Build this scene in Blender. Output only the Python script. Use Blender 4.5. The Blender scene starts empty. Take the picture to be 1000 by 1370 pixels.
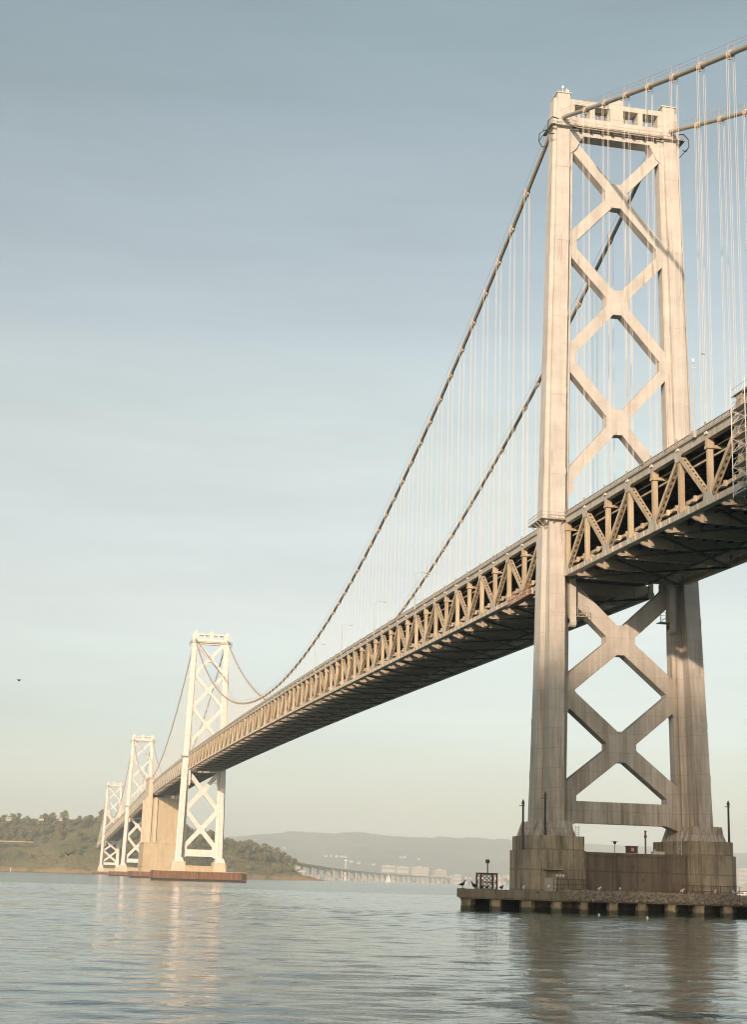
import bpy, math, random
from mathutils import Vector, Matrix
random.seed(7)
rad = math.radians
scene = bpy.context.scene
COL = scene.collection

# ------------------------------------------------------------------ helpers
class MB:
    """collects verts / faces, then links them as one mesh object"""
    def __init__(s): s.v = []; s.f = []
    def add(s, vs, fs):
        n = len(s.v); s.v += [tuple(v) for v in vs]; s.f += [tuple(i + n for i in f) for f in fs]; return s
    def hexa(s, p):   # 8 points: bottom ring 0-3, top ring 4-7
        return s.add(p, [(3, 2, 1, 0), (4, 5, 6, 7), (0, 1, 5, 4), (1, 2, 6, 5), (2, 3, 7, 6), (3, 0, 4, 7)])
    def box(s, x0, x1, y0, y1, z0, z1):
        return s.hexa([(x0, y0, z0), (x1, y0, z0), (x1, y1, z0), (x0, y1, z0), (x0, y0, z1), (x1, y0, z1), (x1, y1, z1), (x0, y1, z1)])
    def loft(s, secs):  # secs: (z,x0,x1,y0,y1)
        n = len(s.v)
        for z, x0, x1, y0, y1 in secs: s.v += [(x0, y0, z), (x1, y0, z), (x1, y1, z), (x0, y1, z)]
        s.f.append((n + 3, n + 2, n + 1, n))
        for k in range(len(secs) - 1):
            a = n + 4 * k
            for i in range(4):
                j = (i + 1) % 4; s.f.append((a + i, a + j, a + 4 + j, a + 4 + i))
        a = n + 4 * (len(secs) - 1); s.f.append((a, a + 1, a + 2, a + 3)); return s
    def beam(s, a, b, side, w, h):
        """bar from a to b; width w along 'side' (made square to the axis), height h across"""
        a = Vector(a); b = Vector(b); d = (b - a).normalized(); sd = Vector(side); sd = (sd - d * sd.dot(d)).normalized()
        up = d.cross(sd); sw = sd * w / 2; uh = up * h / 2
        return s.hexa([a - sw - uh, a + sw - uh, a + sw + uh, a - sw + uh, b - sw - uh, b + sw - uh, b + sw + uh, b - sw + uh])
    def prism(s, pts, ext):
        """polygon (3-D points) swept by ext"""
        n = len(pts); e = Vector(ext); vs = [Vector(p) for p in pts] + [Vector(p) + e for p in pts]
        return s.add(vs, [tuple(range(n))[::-1], tuple(range(n, 2 * n))] + [(i, (i + 1) % n, n + (i + 1) % n, n + i) for i in range(n)])
    def tube(s, pts, r, n=8, caps=True):
        pts = [Vector(p) for p in pts]; base = len(s.v); m = len(pts); rr = r if isinstance(r, (list, tuple)) else [r] * m
        for i, p in enumerate(pts):
            d = (pts[min(i + 1, m - 1)] - pts[max(i - 1, 0)]).normalized()
            ref = Vector((0, 0, 1)) if abs(d.z) < .9 else Vector((1, 0, 0))
            u = d.cross(ref).normalized(); w = d.cross(u)
            for k in range(n):
                t = 2 * math.pi * k / n; s.v.append(tuple(p + (u * math.cos(t) + w * math.sin(t)) * rr[i]))
        for i in range(m - 1):
            for k in range(n):
                a = base + i * n + k; b = base + i * n + (k + 1) % n
                s.f.append((a, b, b + n, a + n))
        if caps:
            s.f.append(tuple(base + k for k in range(n))); s.f.append(tuple(base + (m - 1) * n + k for k in range(n))[::-1])
        return s
    def mesh(s, name):
        m = bpy.data.meshes.new(name); m.from_pydata(s.v, [], s.f); m.update(); return m
    def build(s, name, mat, parent=None, smooth=False):
        m = s.mesh(name)
        if mat: m.materials.append(mat)
        if smooth: m.polygons.foreach_set('use_smooth', [True] * len(m.polygons))
        return link(name, m, parent)

def link(name, data, parent=None):
    o = bpy.data.objects.new(name, data); COL.objects.link(o)
    if parent: attach(o, parent)
    return o
def wloc(o):      # where an object's own origin stands in the place
    t = o.location.copy()
    if o.parent: t += wloc(o.parent) + o.matrix_parent_inverse.translation
    return t
def attach(o, parent):
    o.parent = parent; o.matrix_parent_inverse = Matrix.Translation(-wloc(parent))
def tag(o, label=None, cat=None, group=None, kind=None):
    if label: o['label'] = label
    if cat: o['category'] = cat
    if group: o['group'] = group
    if kind: o['kind'] = kind
    return o
def thing(name, label, cat, loc=(0, 0, 0), group=None):
    o = bpy.data.objects.new(name, None); COL.objects.link(o); o.location = loc
    o.empty_display_size = 1
    return tag(o, label, cat, group)
def part_empty(name, parent):
    o = bpy.data.objects.new(name, None); COL.objects.link(o); attach(o, parent); return o
def copy_tree(o, parent=None):
    c = o.copy(); COL.objects.link(c)
    if parent: c.parent = parent; c.matrix_parent_inverse = o.matrix_parent_inverse.copy()
    for ch in list(o.children): copy_tree(ch, c)
    return c
def inst(name, src, parent, loc):
    """another object on the same mesh, moved by loc (world shift)"""
    o = bpy.data.objects.new(name, src.data); COL.objects.link(o); attach(o, parent); o.location = loc; return o

# ------------------------------------------------------------------ materials
def new_mat(name):
    m = bpy.data.materials.new(name); m.use_nodes = True
    nt = m.node_tree; b = nt.nodes['Principled BSDF']; return m, nt, b
def N(nt, t, **kw):
    n = nt.nodes.new(t)
    for k, v in kw.items(): setattr(n, k, v)
    return n
def noise(nt, vec, scale, detail=4, rough=.55):
    n = N(nt, 'ShaderNodeTexNoise'); n.inputs['Scale'].default_value = scale; n.inputs['Detail'].default_value = detail
    n.inputs['Roughness'].default_value = rough; nt.links.new(vec, n.inputs['Vector']); return n.outputs['Fac']
def mapping(nt, scale):
    tc = N(nt, 'ShaderNodeTexCoord'); mp = N(nt, 'ShaderNodeMapping'); mp.inputs['Scale'].default_value = scale
    nt.links.new(tc.outputs['Object'], mp.inputs['Vector']); return mp.outputs['Vector']
def ramp(nt, fac, p0, p1, c0=(0, 0, 0, 1), c1=(1, 1, 1, 1)):
    r = N(nt, 'ShaderNodeValToRGB'); r.color_ramp.elements[0].position = p0; r.color_ramp.elements[1].position = p1
    r.color_ramp.elements[0].color = c0; r.color_ramp.elements[1].color = c1; nt.links.new(fac, r.inputs['Fac']); return r.outputs['Color']
def mix(nt, fac, a, b, mode='MIX'):
    m = N(nt, 'ShaderNodeMix', data_type='RGBA', blend_type=mode)
    for s, v in ((0, fac), (6, a), (7, b)):
        if isinstance(v, (int, float)): m.inputs[s].default_value = v
        elif isinstance(v, tuple): m.inputs[s].default_value = (*v, 1) if len(v) == 3 else v
        else: nt.links.new(v, m.inputs[s])
    return m.outputs[2]
def math_n(nt, op, a, b=None):
    m = N(nt, 'ShaderNodeMath', operation=op)
    for i, v in enumerate((a, b)):
        if v is None: continue
        if isinstance(v, (int, float)): m.inputs[i].default_value = v
        else: nt.links.new(v, m.inputs[i])
    return m.outputs[0]
def seams(nt, axis, pitch, width):
    """thin lines every 'pitch' metres along an axis: factor 1 on the line"""
    tc = N(nt, 'ShaderNodeTexCoord'); sp = N(nt, 'ShaderNodeSeparateXYZ'); nt.links.new(tc.outputs['Object'], sp.inputs[0])
    v = math_n(nt, 'DIVIDE', sp.outputs[axis], pitch); v = math_n(nt, 'FRACT', v); return math_n(nt, 'LESS_THAN', v, width / pitch)

def painted_steel(name, col, rust=.35, rustcol=(.20, .09, .04), dirt=.3, dirtcol=(.17, .14, .11), seam=3.1, rough=.55, streak=True, lowdirt=None):
    m, nt, b = new_mat(name)
    v1 = mapping(nt, (1, 1, 1)); vs = mapping(nt, (.9, .9, .05))
    c = mix(nt, ramp(nt, noise(nt, v1, .35, 5), .35, .65), tuple(x * .9 for x in col), tuple(min(1, x * 1.06) for x in col))
    if streak:
        d = ramp(nt, noise(nt, vs, 1.1, 7, .72), .46, .64); df = math_n(nt, 'MULTIPLY', d, dirt)
        c = mix(nt, df, c, dirtcol)
        r = ramp(nt, noise(nt, vs, .8, 7, .75), .57, .64); r2 = ramp(nt, noise(nt, v1, .16, 3), .40, .58)
        c = mix(nt, math_n(nt, 'MULTIPLY', math_n(nt, 'MULTIPLY', r, r2), rust), c, rustcol)
    if lowdirt:   # grime and rust that has gathered on the lower steelwork
        tc = N(nt, 'ShaderNodeTexCoord'); sp = N(nt, 'ShaderNodeSeparateXYZ'); nt.links.new(tc.outputs['Object'], sp.inputs[0])
        mr = N(nt, 'ShaderNodeMapRange'); mr.inputs[1].default_value = lowdirt[1]; mr.inputs[2].default_value = lowdirt[0]
        nt.links.new(sp.outputs[2], mr.inputs[0])
        g = ramp(nt, noise(nt, mapping(nt, (1.4, 1.4, .06)), .8, 8, .75), .36, .62)
        c = mix(nt, math_n(nt, 'MULTIPLY', math_n(nt, 'MULTIPLY', g, mr.outputs[0]), lowdirt[2]), c, lowdirt[3])
    if seam:
        sa = math_n(nt, 'MULTIPLY', seams(nt, 2, seam, .12), .34 if not lowdirt else math_n(nt, 'ADD', math_n(nt, 'MULTIPLY', mr.outputs[0], .32), .10))
        c = mix(nt, sa, c, (.2, .17, .14))
    nt.links.new(c, b.inputs['Base Color']); b.inputs['Roughness'].default_value = rough
    bp = N(nt, 'ShaderNodeBump'); bp.inputs['Strength'].default_value = .15; bp.inputs['Distance'].default_value = .05
    nt.links.new(noise(nt, v1, 1.6, 4), bp.inputs['Height']); nt.links.new(bp.outputs[0], b.inputs['Normal'])
    return m
def concrete(name, c0, c1, stain, stain_amt=.6, grid=4.0, pock=True, xgrid=None):
    m, nt, b = new_mat(name)
    v1 = mapping(nt, (1, 1, 1)); vs = mapping(nt, (1, 1, .09))
    c = mix(nt, ramp(nt, noise(nt, v1, .25, 7, .65), .3, .7), c0, c1)
    c = mix(nt, math_n(nt, 'MULTIPLY', ramp(nt, noise(nt, vs, .7, 8, .74), .45, .62), stain_amt), c, stain)
    if grid: c = mix(nt, math_n(nt, 'MULTIPLY', seams(nt, 2, grid, .20), .8), c, tuple(x * .45 for x in c0))
    if xgrid: c = mix(nt, math_n(nt, 'MULTIPLY', math_n(nt, 'MULTIPLY', seams(nt, 0, xgrid, .2), ramp(nt, noise(nt, v1, .3, 2),   .35, .5)), .8), c, tuple(x * .4 for x in c0))
    if pock:
        c = mix(nt, math_n(nt, 'MULTIPLY', ramp(nt, noise(nt, v1, .85, 3), .66, .70), .85), c, tuple(x * .3 for x in c0))
    tcz = N(nt, 'ShaderNodeTexCoord'); spz = N(nt, 'ShaderNodeSeparateXYZ'); nt.links.new(tcz.outputs['Object'], spz.inputs[0])
    td = ramp(nt, math_n(nt, 'ADD', math_n(nt, 'MULTIPLY', spz.outputs[2], .5), math_n(nt, 'MULTIPLY', noise(nt, v1, .9, 4), .35)), .42, .56, (1, 1, 1, 1), (0, 0, 0, 1))   # wet weed below the tide line
    c = mix(nt, math_n(nt, 'MULTIPLY', td, .8), c, (.045, .045, .028))
    nt.links.new(c, b.inputs['Base Color']); b.inputs['Roughness'].default_value = .9
    bp = N(nt, 'ShaderNodeBump'); bp.inputs['Strength'].default_value = .5; bp.inputs['Distance'].default_value = .15
    nt.links.new(noise(nt, v1, 1.1, 8, .7), bp.inputs['Height']); nt.links.new(bp.outputs[0], b.inputs['Normal'])
    return m
def plain(name, col, rough=.6, metal=0., var=.15, scale=2.):
    m, nt, b = new_mat(name)
    c = mix(nt, noise(nt, mapping(nt, (1, 1, 1)), scale, 4), tuple(x * (1 - var) for x in col), tuple(min(1, x * (1 + var)) for x in col))
    nt.links.new(c, b.inputs['Base Color']); b.inputs['Roughness'].default_value = rough; b.inputs['Metallic'].default_value = metal
    return m

M = {}
M['tower'] = painted_steel('tower_paint', (.555, .52, .485), rust=.6, dirt=.20, dirtcol=(.27, .21, .145), lowdirt=(9, 58, 1.0, (.215, .15, .08)))
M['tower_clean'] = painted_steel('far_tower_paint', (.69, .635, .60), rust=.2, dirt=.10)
M['portal'] = painted_steel('portal_paint', (.56, .53, .48), rust=.95, rustcol=(.33, .14, .04), dirt=.25)
M['truss'] = painted_steel('truss_paint_sunlit', (.52, .43, .315), rust=.75, rustcol=(.24, .12, .05), dirt=.55, dirtcol=(.24, .16, .09), seam=0)  # same paint as the chords, with the sun's warmth put into the colour
M['chord'] = painted_steel('chord_paint_shaded', (.49, .455, .40), rust=.55, rustcol=(.24, .12, .05), dirt=.40, seam=0)  # the truss paint again, greyed in colour for faces in grazing light
M['beam'] = plain('floor_beam_steel', (.42, .36, .29), .6)
M['truss_far'] = painted_steel('far_truss_paint', (.50, .45, .38), rust=.4, dirt=.3, seam=0)
M['rail'] = painted_steel('railing_paint', (.38, .33, .27), rust=.5, seam=0, streak=False)
M['cable'] = painted_steel('cable_paint', (.36, .32, .27), rust=.4, dirt=.3, seam=0)
M['band'] = plain('band_paint', (.55, .46, .38))
M['rope'] = plain('suspender_paint', (.72, .64, .56))
M['under'] = plain('underside_shade_steel', (.045, .04, .034), .7)  # near black: the shade below and inside the deck put into the colour
M['road'] = plain('asphalt', (.05, .05, .05), .9)
M['concrete'] = concrete('pier_concrete', (.44, .36, .255), (.27, .22, .155), (.11, .08, .05), .85, 3.05, True, 2.6)
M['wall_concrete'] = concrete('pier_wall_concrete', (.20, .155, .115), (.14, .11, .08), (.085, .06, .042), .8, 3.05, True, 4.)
M['fender'] = concrete('fender_concrete', (.27, .22, .16), (.17, .135, .10), (.09, .07, .045), .6, 0, True)
M['pile'] = concrete('pile_concrete', (.46, .35, .23), (.30, .22, .145), (.07, .06, .045), .6, 0, False)
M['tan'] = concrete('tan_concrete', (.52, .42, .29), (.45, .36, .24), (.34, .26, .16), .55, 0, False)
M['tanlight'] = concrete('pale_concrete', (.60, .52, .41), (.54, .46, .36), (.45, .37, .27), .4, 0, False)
M['rustpile'] = concrete('rusty_sheet_piling', (.27, .15, .095), (.19, .10, .065), (.10, .05, .035), .7, 0, False)
M['black'] = plain('black_steel', (.03, .03, .03), .5)
M['darkred'] = plain('dark_red_steel', (.13, .045, .03), .6)
M['orange'] = plain('orange_steel', (.30, .15, .09), .6)
M['white'] = plain('white_paint', (.75, .73, .70), .5)
M['rock'] = plain('rock', (.26, .215, .165), .95, 0, .45, .9)
M['town'] = plain('town_wall', (.43, .39, .34), .8, 0, .12, .02); M['town2'] = plain('town_wall_warm', (.40, .33, .26), .8, 0, .12, .02); M['glassdark'] = plain('window_glass', (.08, .09, .10), .3)
M['lamp'] = plain('lamp_grey', (.45, .43, .40), .5)
M['feather_white'] = plain('white_feather', (.72, .71, .68), .8)
M['feather_black'] = plain('black_feather', (.02, .02, .022), .7)
M['feather_grey'] = plain('grey_feather', (.10, .10, .11), .7)

# ------------------------------------------------------------------ camera (recovered from the photograph)
CAM = Vector((-88.5507557, -232.633698, 3.8)); YAW, PIT, ROL, FPX = .200468918, .240708086, .0317315363, 2006.45089
f = Vector((math.sin(YAW) * math.cos(PIT), math.cos(YAW) * math.cos(PIT), math.sin(PIT)))
r = Vector((math.cos(YAW), -math.sin(YAW), 0)); u = r.cross(f)
cr, sr = math.cos(ROL), math.sin(ROL); r2 = r * cr + u * sr; u2 = u * cr - r * sr
cd = bpy.data.cameras.new('camera'); cam = bpy.data.objects.new('camera', cd); COL.objects.link(cam)
cam.matrix_world = Matrix(((r2.x, u2.x, -f.x, CAM.x), (r2.y, u2.y, -f.y, CAM.y), (r2.z, u2.z, -f.z, CAM.z), (0, 0, 0, 1)))
cd.sensor_fit = 'VERTICAL'; cd.sensor_height = 36; cd.lens = FPX / 1370 * 36; cd.clip_start = .5; cd.clip_end = 60000
scene.camera = cam
scene.cycles.filter_width = 1.15
def ray_dir(px, py):
    return r2 * ((px - 500) / FPX) - u2 * ((py - 685) / FPX) + f
def at_dist(px, py, d):      # point of the place seen in that direction, d metres off along the ground
    v = ray_dir(px, py); return CAM + v * (d / math.hypot(v.x, v.y))

# ------------------------------------------------------------------ light
SUN_EL, SUN_AZ = 15., 30.        # azimuth off the bridge axis, behind the viewer and to the north
sd = Vector((-math.sin(rad(SUN_AZ)) * math.cos(rad(SUN_EL)), -math.cos(rad(SUN_AZ)) * math.cos(rad(SUN_EL)), math.sin(rad(SUN_EL))))
sl = bpy.data.lights.new('sun', 'SUN'); sl.energy = 4.1; sl.angle = rad(.9); sl.color = (1, .76, .55)
so = bpy.data.objects.new('sun', sl); COL.objects.link(so); so.rotation_euler = sd.to_track_quat('Z', 'Y').to_euler()
w = bpy.data.worlds.new('World'); scene.world = w; w.use_nodes = True; nt = w.node_tree
sky = N(nt, 'ShaderNodeTexSky', sky_type='NISHITA'); sky.sun_disc = False; sky.sun_elevation = rad(SUN_EL); sky.sun_rotation = math.atan2(sd.x, sd.y)
sky.altitude = 10; sky.air_density = 1.0; sky.dust_density = 2.0; sky.ozone_density = 1.6
hs = N(nt, 'ShaderNodeHueSaturation'); hs.inputs['Saturation'].default_value = .62; hs.inputs['Value'].default_value = 1
nt.links.new(sky.outputs[0], hs.inputs['Color'])
tc = N(nt, 'ShaderNodeTexCoord'); sxyz = N(nt, 'ShaderNodeSeparateXYZ'); nt.links.new(tc.outputs['Generated'], sxyz.inputs[0])
# a thin high veil of cloud: it whitens the middle of the sky, less towards the zenith
rv = N(nt, 'ShaderNodeValToRGB'); nt.links.new(sxyz.outputs[2], rv.inputs['Fac']); cr_ = rv.color_ramp; cr_.interpolation = 'EASE'
VEIL = [(0.0, (1.05, 1.10, 1.10)), (.09, (1.07, 1.05, 1.0)), (.18, (1.23, 1.12, .98)), (.276, (1.36, 1.26, 1.04)), (.416, (1.21, 1.19, 1.04)), (.53, (.95, 1.02, .89)), (.75, (.85, .93, .84))]
while len(cr_.elements) < len(VEIL): cr_.elements.new(.5)
for e, (p, c) in zip(cr_.elements, VEIL): e.position = p; e.color = (c[0] / 2, c[1] / 2, c[2] / 2, 1)
mp = N(nt, 'ShaderNodeMapping'); mp.inputs['Scale'].default_value = (1.0, 1.0, 8.); mp.inputs['Rotation'].default_value = (.06, .42, .2)
nt.links.new(tc.outputs['Generated'], mp.inputs['Vector'])
wisps = noise(nt, mp.outputs[0], 1.5, 8, .60)
wl = N(nt, 'ShaderNodeMapRange'); wl.inputs[1].default_value = .3; wl.inputs[2].default_value = .7; wl.inputs[3].default_value = .90 * 2; wl.inputs[4].default_value = 1.13 * 2; nt.links.new(wisps, wl.inputs[0])
vm = N(nt, 'ShaderNodeVectorMath', operation='SCALE'); nt.links.new(rv.outputs['Color'], vm.inputs[0]); nt.links.new(wl.outputs[0], vm.inputs['Scale'])
vm2 = N(nt, 'ShaderNodeVectorMath', operation='MULTIPLY'); nt.links.new(hs.outputs[0], vm2.inputs[0]); nt.links.new(vm.outputs[0], vm2.inputs[1]); sc = vm2.outputs[0]
bg = nt.nodes['Background']; nt.links.new(sc, bg.inputs['Color']); bg.inputs['Strength'].default_value = .12
scene.view_settings.view_transform = 'Standard'; scene.view_settings.look = 'None'; scene.view_settings.exposure = .45; scene.view_settings.gamma = 1

# ------------------------------------------------------------------ profile of the deck (bottom of the bottom chord) and cables
KN = [(-420, 42.2), (-70, 51.0), (0, 52.7), (100, 55.0), (200, 57.4), (300, 59.6), (450, 62.3), (670, 65.2), (900, 66.6), (1058, 66), (1409, 60.0), (2113, 49.0), (2520, 42.)]
def zb(y):
    for i in range(len(KN) - 1):
        if y <= KN[i + 1][0] or i == len(KN) - 2: break
    def slope(j):
        if j == 0: return (KN[1][1] - KN[0][1]) / (KN[1][0] - KN[0][0])
        if j == len(KN) - 1: return (KN[-1][1] - KN[-2][1]) / (KN[-1][0] - KN[-2][0])
        return (KN[j + 1][1] - KN[j - 1][1]) / (KN[j + 1][0] - KN[j - 1][0])
    (ya, za), (yb_, zb_) = KN[i], KN[i + 1]; h = yb_ - ya; t = (y - ya) / h
    return (2 * t**3 - 3 * t**2 + 1) * za + (t**3 - 2 * t**2 + t) * h * slope(i) + (-2 * t**3 + 3 * t**2) * zb_ + (t**3 - t**2) * h * slope(i + 1)
P = 9.144
ZC_T = 9.15     # centre of the top chord above zb
TX = 10.05

# ------------------------------------------------------------------ towers
def lerp_tab(tab, z):
    if z <= tab[0][0]: return tab[0][1]
    for (a, va), (b, vb) in zip(tab, tab[1:]):
        if z <= b: return va + (vb - va) * (z - a) / (b - a)
    return tab[-1][1]
def make_tower(y0, top, zdeck, xs_up, xs_low, strut, label, mat, detail):
    root = thing('bridge_tower', label, 'bridge tower', (0, y0, 0), 'steel towers of the suspension bridge')
    y0 = y0 - 1.9      # centre plane of the legs
    zb0 = 11.3; ped = .02 * (140 - 15) / (top - 15) * 1.0
    cx = lambda z: 12.35 - ped * (z - 15)
    yblock = [(11, 5.5), (25, 4.8), (42, 3.9), (62, 2.8), (80, 2.15), (117 * top / 140, 2.0), (top, 1.5)]
    yfl = [(11, 1.75), (62, 1.45), (117, 1.25), (top, 1.1)]
    fw = [(11, .95), (62, .75), (top, .6)]
    bh = [(11, 1.2), (70, 1.35), (117, 1.2), (top, 1.15)]
    we = [(11, .9), (50, .8), (66, .35), (110, .22), (top, .2)]     # how far the bracing web stands out of the inner flange
    zs = [zb0 + 2.2, 25, 42, 62, 80, 100, 117, top]
    lowsc = (top - 15) / 125
    for s in (-1, 1):
        m = MB()
        def sec(fx0, fx1, fy, zz):
            out = []
            for z in zz:
                a, b_ = s * fx0(z), s * fx1(z); y = fy(z)
                out.append((z, min(a, b_), max(a, b_), y0 - y, y0 + y))
            m.loft(out)
        Y = lambda z: lerp_tab(yblock, z); F = lambda z: lerp_tab(yfl, z); W = lambda z: lerp_tab(fw, z); B = lambda z: lerp_tab(bh, z)
        sec(lambda z: cx(z) - B(z), lambda z: cx(z) + B(z), Y, zs)
        zf = zs[:-1] + [top - .9]
        sec(lambda z: cx(z) + B(z) - .3, lambda z: cx(z) + B(z) + W(z), F, zf)            # outer flange
        sec(lambda z: cx(z) - B(z) - W(z) - .15, lambda z: cx(z) - B(z) + .3, lambda z: F(z) * .93, zf)   # inner flange
        sec(lambda z: cx(z) - B(z) - W(z) - lerp_tab(we, z), lambda z: cx(z) - B(z) - W(z) + .1, lambda z: 1.02, zs[:-1] + [top - 1.2])   # web that takes the bracing
        # cap plate
        m.box(s * cx(top) - 1.35, s * cx(top) + 1.35, y0 - 1.65, y0 + 1.65, top, top + .22)
        for zz in ((20.5, 29, 37.5, 46, 70, 84, 98, 112, 126) if detail else ()):
            k = (zz - 15) / (top - 15); c_, hb, hy = s * cx(zz), B(zz) + .03, Y(zz) + .04
            m.loft([(zz, c_ - hb, c_ + hb, y0 - hy, y0 + hy), (zz + 1.1, s * cx(zz + 1.1) - hb, s * cx(zz + 1.1) + hb, y0 - hy, y0 + hy)])
        leg = m.build('leg', mat, root)
        # riveted base shoe
        m = MB(); c = s * cx(12)
        m.loft([(zb0, c - 2.9, c + 2.9, y0 - 6.3, y0 + 6.0), (zb0 + .35, c - 2.8, c + 2.8, y0 - 6.2, y0 + 5.9), (zb0 + 2.2, c - 2.2, c + 2.2, y0 - 5.6, y0 + 5.6), (zb0 + 2.35, c - 2.15, c + 2.15, y0 - 5.55, y0 + 5.55)])
        if detail:
            for k in range(8):
                x = c - 2.4 + 4.8 * k / 7
                m.prism([(x - .09, y0 - 6.6, zb0 + .02), (x - .09, y0 - 5.4, zb0 + .02), (x - .09, y0 - 5.4, zb0 + 2.3), (x - .09, y0 - 5.7, zb0 + 2.3)], (.18, 0, 0))
            for k in range(9):
                y = y0 - 4.2 + 8.4 * k / 8
                for t in (-1, 1):
                    m.prism([(c + t * 2.0, y - .09, zb0 + .02), (c + t * 3.25, y - .09, zb0 + .02), (c + t * 2.35, y - .09, zb0 + 2.3), (c + t * 2.0, y - .09, zb0 + 2.3)], (0, .18, 0))
        m.build('base_shoe', mat, leg)
        # walkway round the leg at deck level
        m = MB(); c = s * cx(zdeck); xo = 3.0; yo = 3.6
        m.box(c - xo, c + xo, y0 - yo, y0 - 2.5, zdeck - .12, zdeck); m.box(c - xo, c + xo, y0 + 2.5, y0 + yo, zdeck - .12, zdeck)
        xa, xb_ = (c - xo, c - 2.0) if s < 0 else (c + 2.0, c + xo)
        m.box(xa, xb_, y0 - 2.5, y0 + 2.5, zdeck - .12, zdeck)
        xr = c - xo if s < 0 else c + xo; xi = c + xo if s < 0 else c - xo
        for z in (.5, 1.05):
            m.beam((xi, y0 - yo, zdeck + z), (xr, y0 - yo, zdeck + z), (0, 0, 1), .06, .06); m.beam((xr, y0 - yo, zdeck + z), (xr, y0 + yo, zdeck + z), (0, 0, 1), .06, .06)
        for k in range(5): m.box(c - xo + 1.48 * k, c - xo + 1.48 * k + .06, y0 - yo, y0 - yo + .06, zdeck, zdeck + 1.05)
        for k in range(7): m.box(xr - .03, xr + .03, y0 - yo + 1.18 * k, y0 - yo + 1.18 * k + .06, zdeck, zdeck + 1.05)
        for k in range(4):
            x = c - 2.2 + 1.45 * k; m.beam((x, y0 - yo + .1, zdeck - .15), (x, y0 - 2.25, zdeck - 1.2), (1, 0, 0), .12, .12)
        for k in range(4):
            y = y0 - 2.2 + 1.5 * k; m.beam((xr, y, zdeck - .15), (c + (-1.9 if s < 0 else 1.9), y, zdeck - 1.1), (0, 1, 0), .12, .12)
        m.build('leg_walkway', M['rail'], leg)
        # rocker post that hangs beside the leg under the deck
        xw = s * (cx(50) - 3.05); zt = zdeck - 9.6
        m = MB(); m.box(xw - .55, xw + .55, y0 - 2.4, y0 - 1.2, zt - 7.2, zt + 1.6)
        m.tube([(xw - .55, y0 - 1.8, zt - 7.2), (xw + .55, y0 - 1.8, zt - 7.2)], .75, 12)
        m.build('rocker_post', mat, leg)
        m = MB(); zp = zt - 6.3; xa = xw - s * .5
        x0_, x1_ = sorted((xa, xa - s * 1.9))
        m.box(x0_, x1_, y0 - 3.1, y0 - 1.2, zp, zp + .1)
        for z in (.55, 1.1, 1.7):
            m.beam((x0_, y0 - 3.1, zp + z), (x1_, y0 - 3.1, zp + z), (0, 0, 1), .07, .07)
        for x in (x0_, (x0_ + x1_) / 2, x1_): m.box(x - .04, x + .04, y0 - 3.14, y0 - 3.06, zp, zp + 1.7)
        m.beam((x0_, y0 - 3.1, zp), (x1_, y0 - 3.1, zp + 1.7), (0, 1, 0), .07, .07)
        m.build('rocker_platform', M['rail'], leg)
    # inner edge of the bracing web
    def xin(z): return cx(z) - lerp_tab(bh, z) - lerp_tab(fw, z) - lerp_tab(we, z)
    def cross(zc, zlo, zhi, wid, hubw, hubh, hd):
        m = MB()
        for sx in (-1, 1):
            for zn in (zlo, zhi):
                up = 1 if zn > zc else -1
                a = Vector((sx * hubw * .22, y0, zc + up * hubh * .22)); b = Vector((sx * (xin(zn) + .7), y0, zn - up * .35))
                m.beam(a, b, (0, 1, 0), 2 * hd, wid)
        ch = hubw * .28; hw, hh = hubw / 2, hubh / 2
        pts = [(-hw, -hh + ch), (-hw + ch, -hh), (hw - ch, -hh), (hw, -hh + ch), (hw, hh - ch), (hw - ch, hh), (-hw + ch, hh), (-hw, hh - ch)]
        m.prism([(x, y0 - hd - .04, zc + z) for x, z in pts], (0, 2 * hd + .08, 0))
        return m.build('cross_brace', mat, root)
    def gusset(z, inner, outer, depth, hd, ends=(1, 1)):
        for sx in (-1, 1):
            m = MB()
            x0_ = sx * (xin(z) + .6); x1_ = sx * (xin(z) - depth)
            pts = [(x0_, z - outer * ends[0] - .001), (x1_, z - inner * (ends[0] if ends[0] else .0)), (x1_, z + inner * (ends[1] if ends[1] else 0)), (x0_, z + outer * ends[1] + .001)]
            if ends[1] == 0: pts = [(x0_, z - outer), (x1_, z - inner), (x1_, z + .6), (x0_, z + .6)]
            if ends[0] == 0: pts = [(x0_, z - .6), (x1_, z - .6), (x1_, z + inner), (x0_, z + outer)]
            m.prism([(x, y0 - hd - .03, zz) for x, zz in pts], (0, 2 * hd + .06, 0))
            m.build('gusset_plate', mat, root)
    ztop = xs_up[0] + (xs_up[0] - xs_up[1]) / 2
    nodes = [ztop] + [(a + b) / 2 for a, b in zip(xs_up, xs_up[1:])] + [xs_up[-1] - (xs_up[-2] - xs_up[-1]) / 2 - .6]
    for i, zc in enumerate(xs_up): cross(zc, nodes[i + 1], nodes[i], 1.92, 4.2, 4.5, .92)
    for i, z in enumerate(nodes): gusset(z, 1.0, 3.4, 1.0, .92, (1, 0) if i == 0 else (1, 1))
    mid = (xs_low[0] + xs_low[1]) / 2; hl = (xs_low[0] - xs_low[1]) / 2
    lnodes = [xs_low[0] + hl + .5, mid, xs_low[1] - hl + .2]
    for i, zc in enumerate(xs_low): cross(zc, lnodes[i + 1], lnodes[i], 2.7, 5.0, 4.9, 1.12)
    gusset(lnodes[0], .9, 3.6, 1.1, 1.12); gusset(lnodes[1], 1.0, 4.4, 1.2, 1.12)
    # bottom strut with haunches
    m = MB(); z0, z1 = strut; xi = xin(z0)
    m.box(-xi + 1.4, xi - 1.4, y0 - 1.12, y0 + 1.12, z0, z1)
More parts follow.
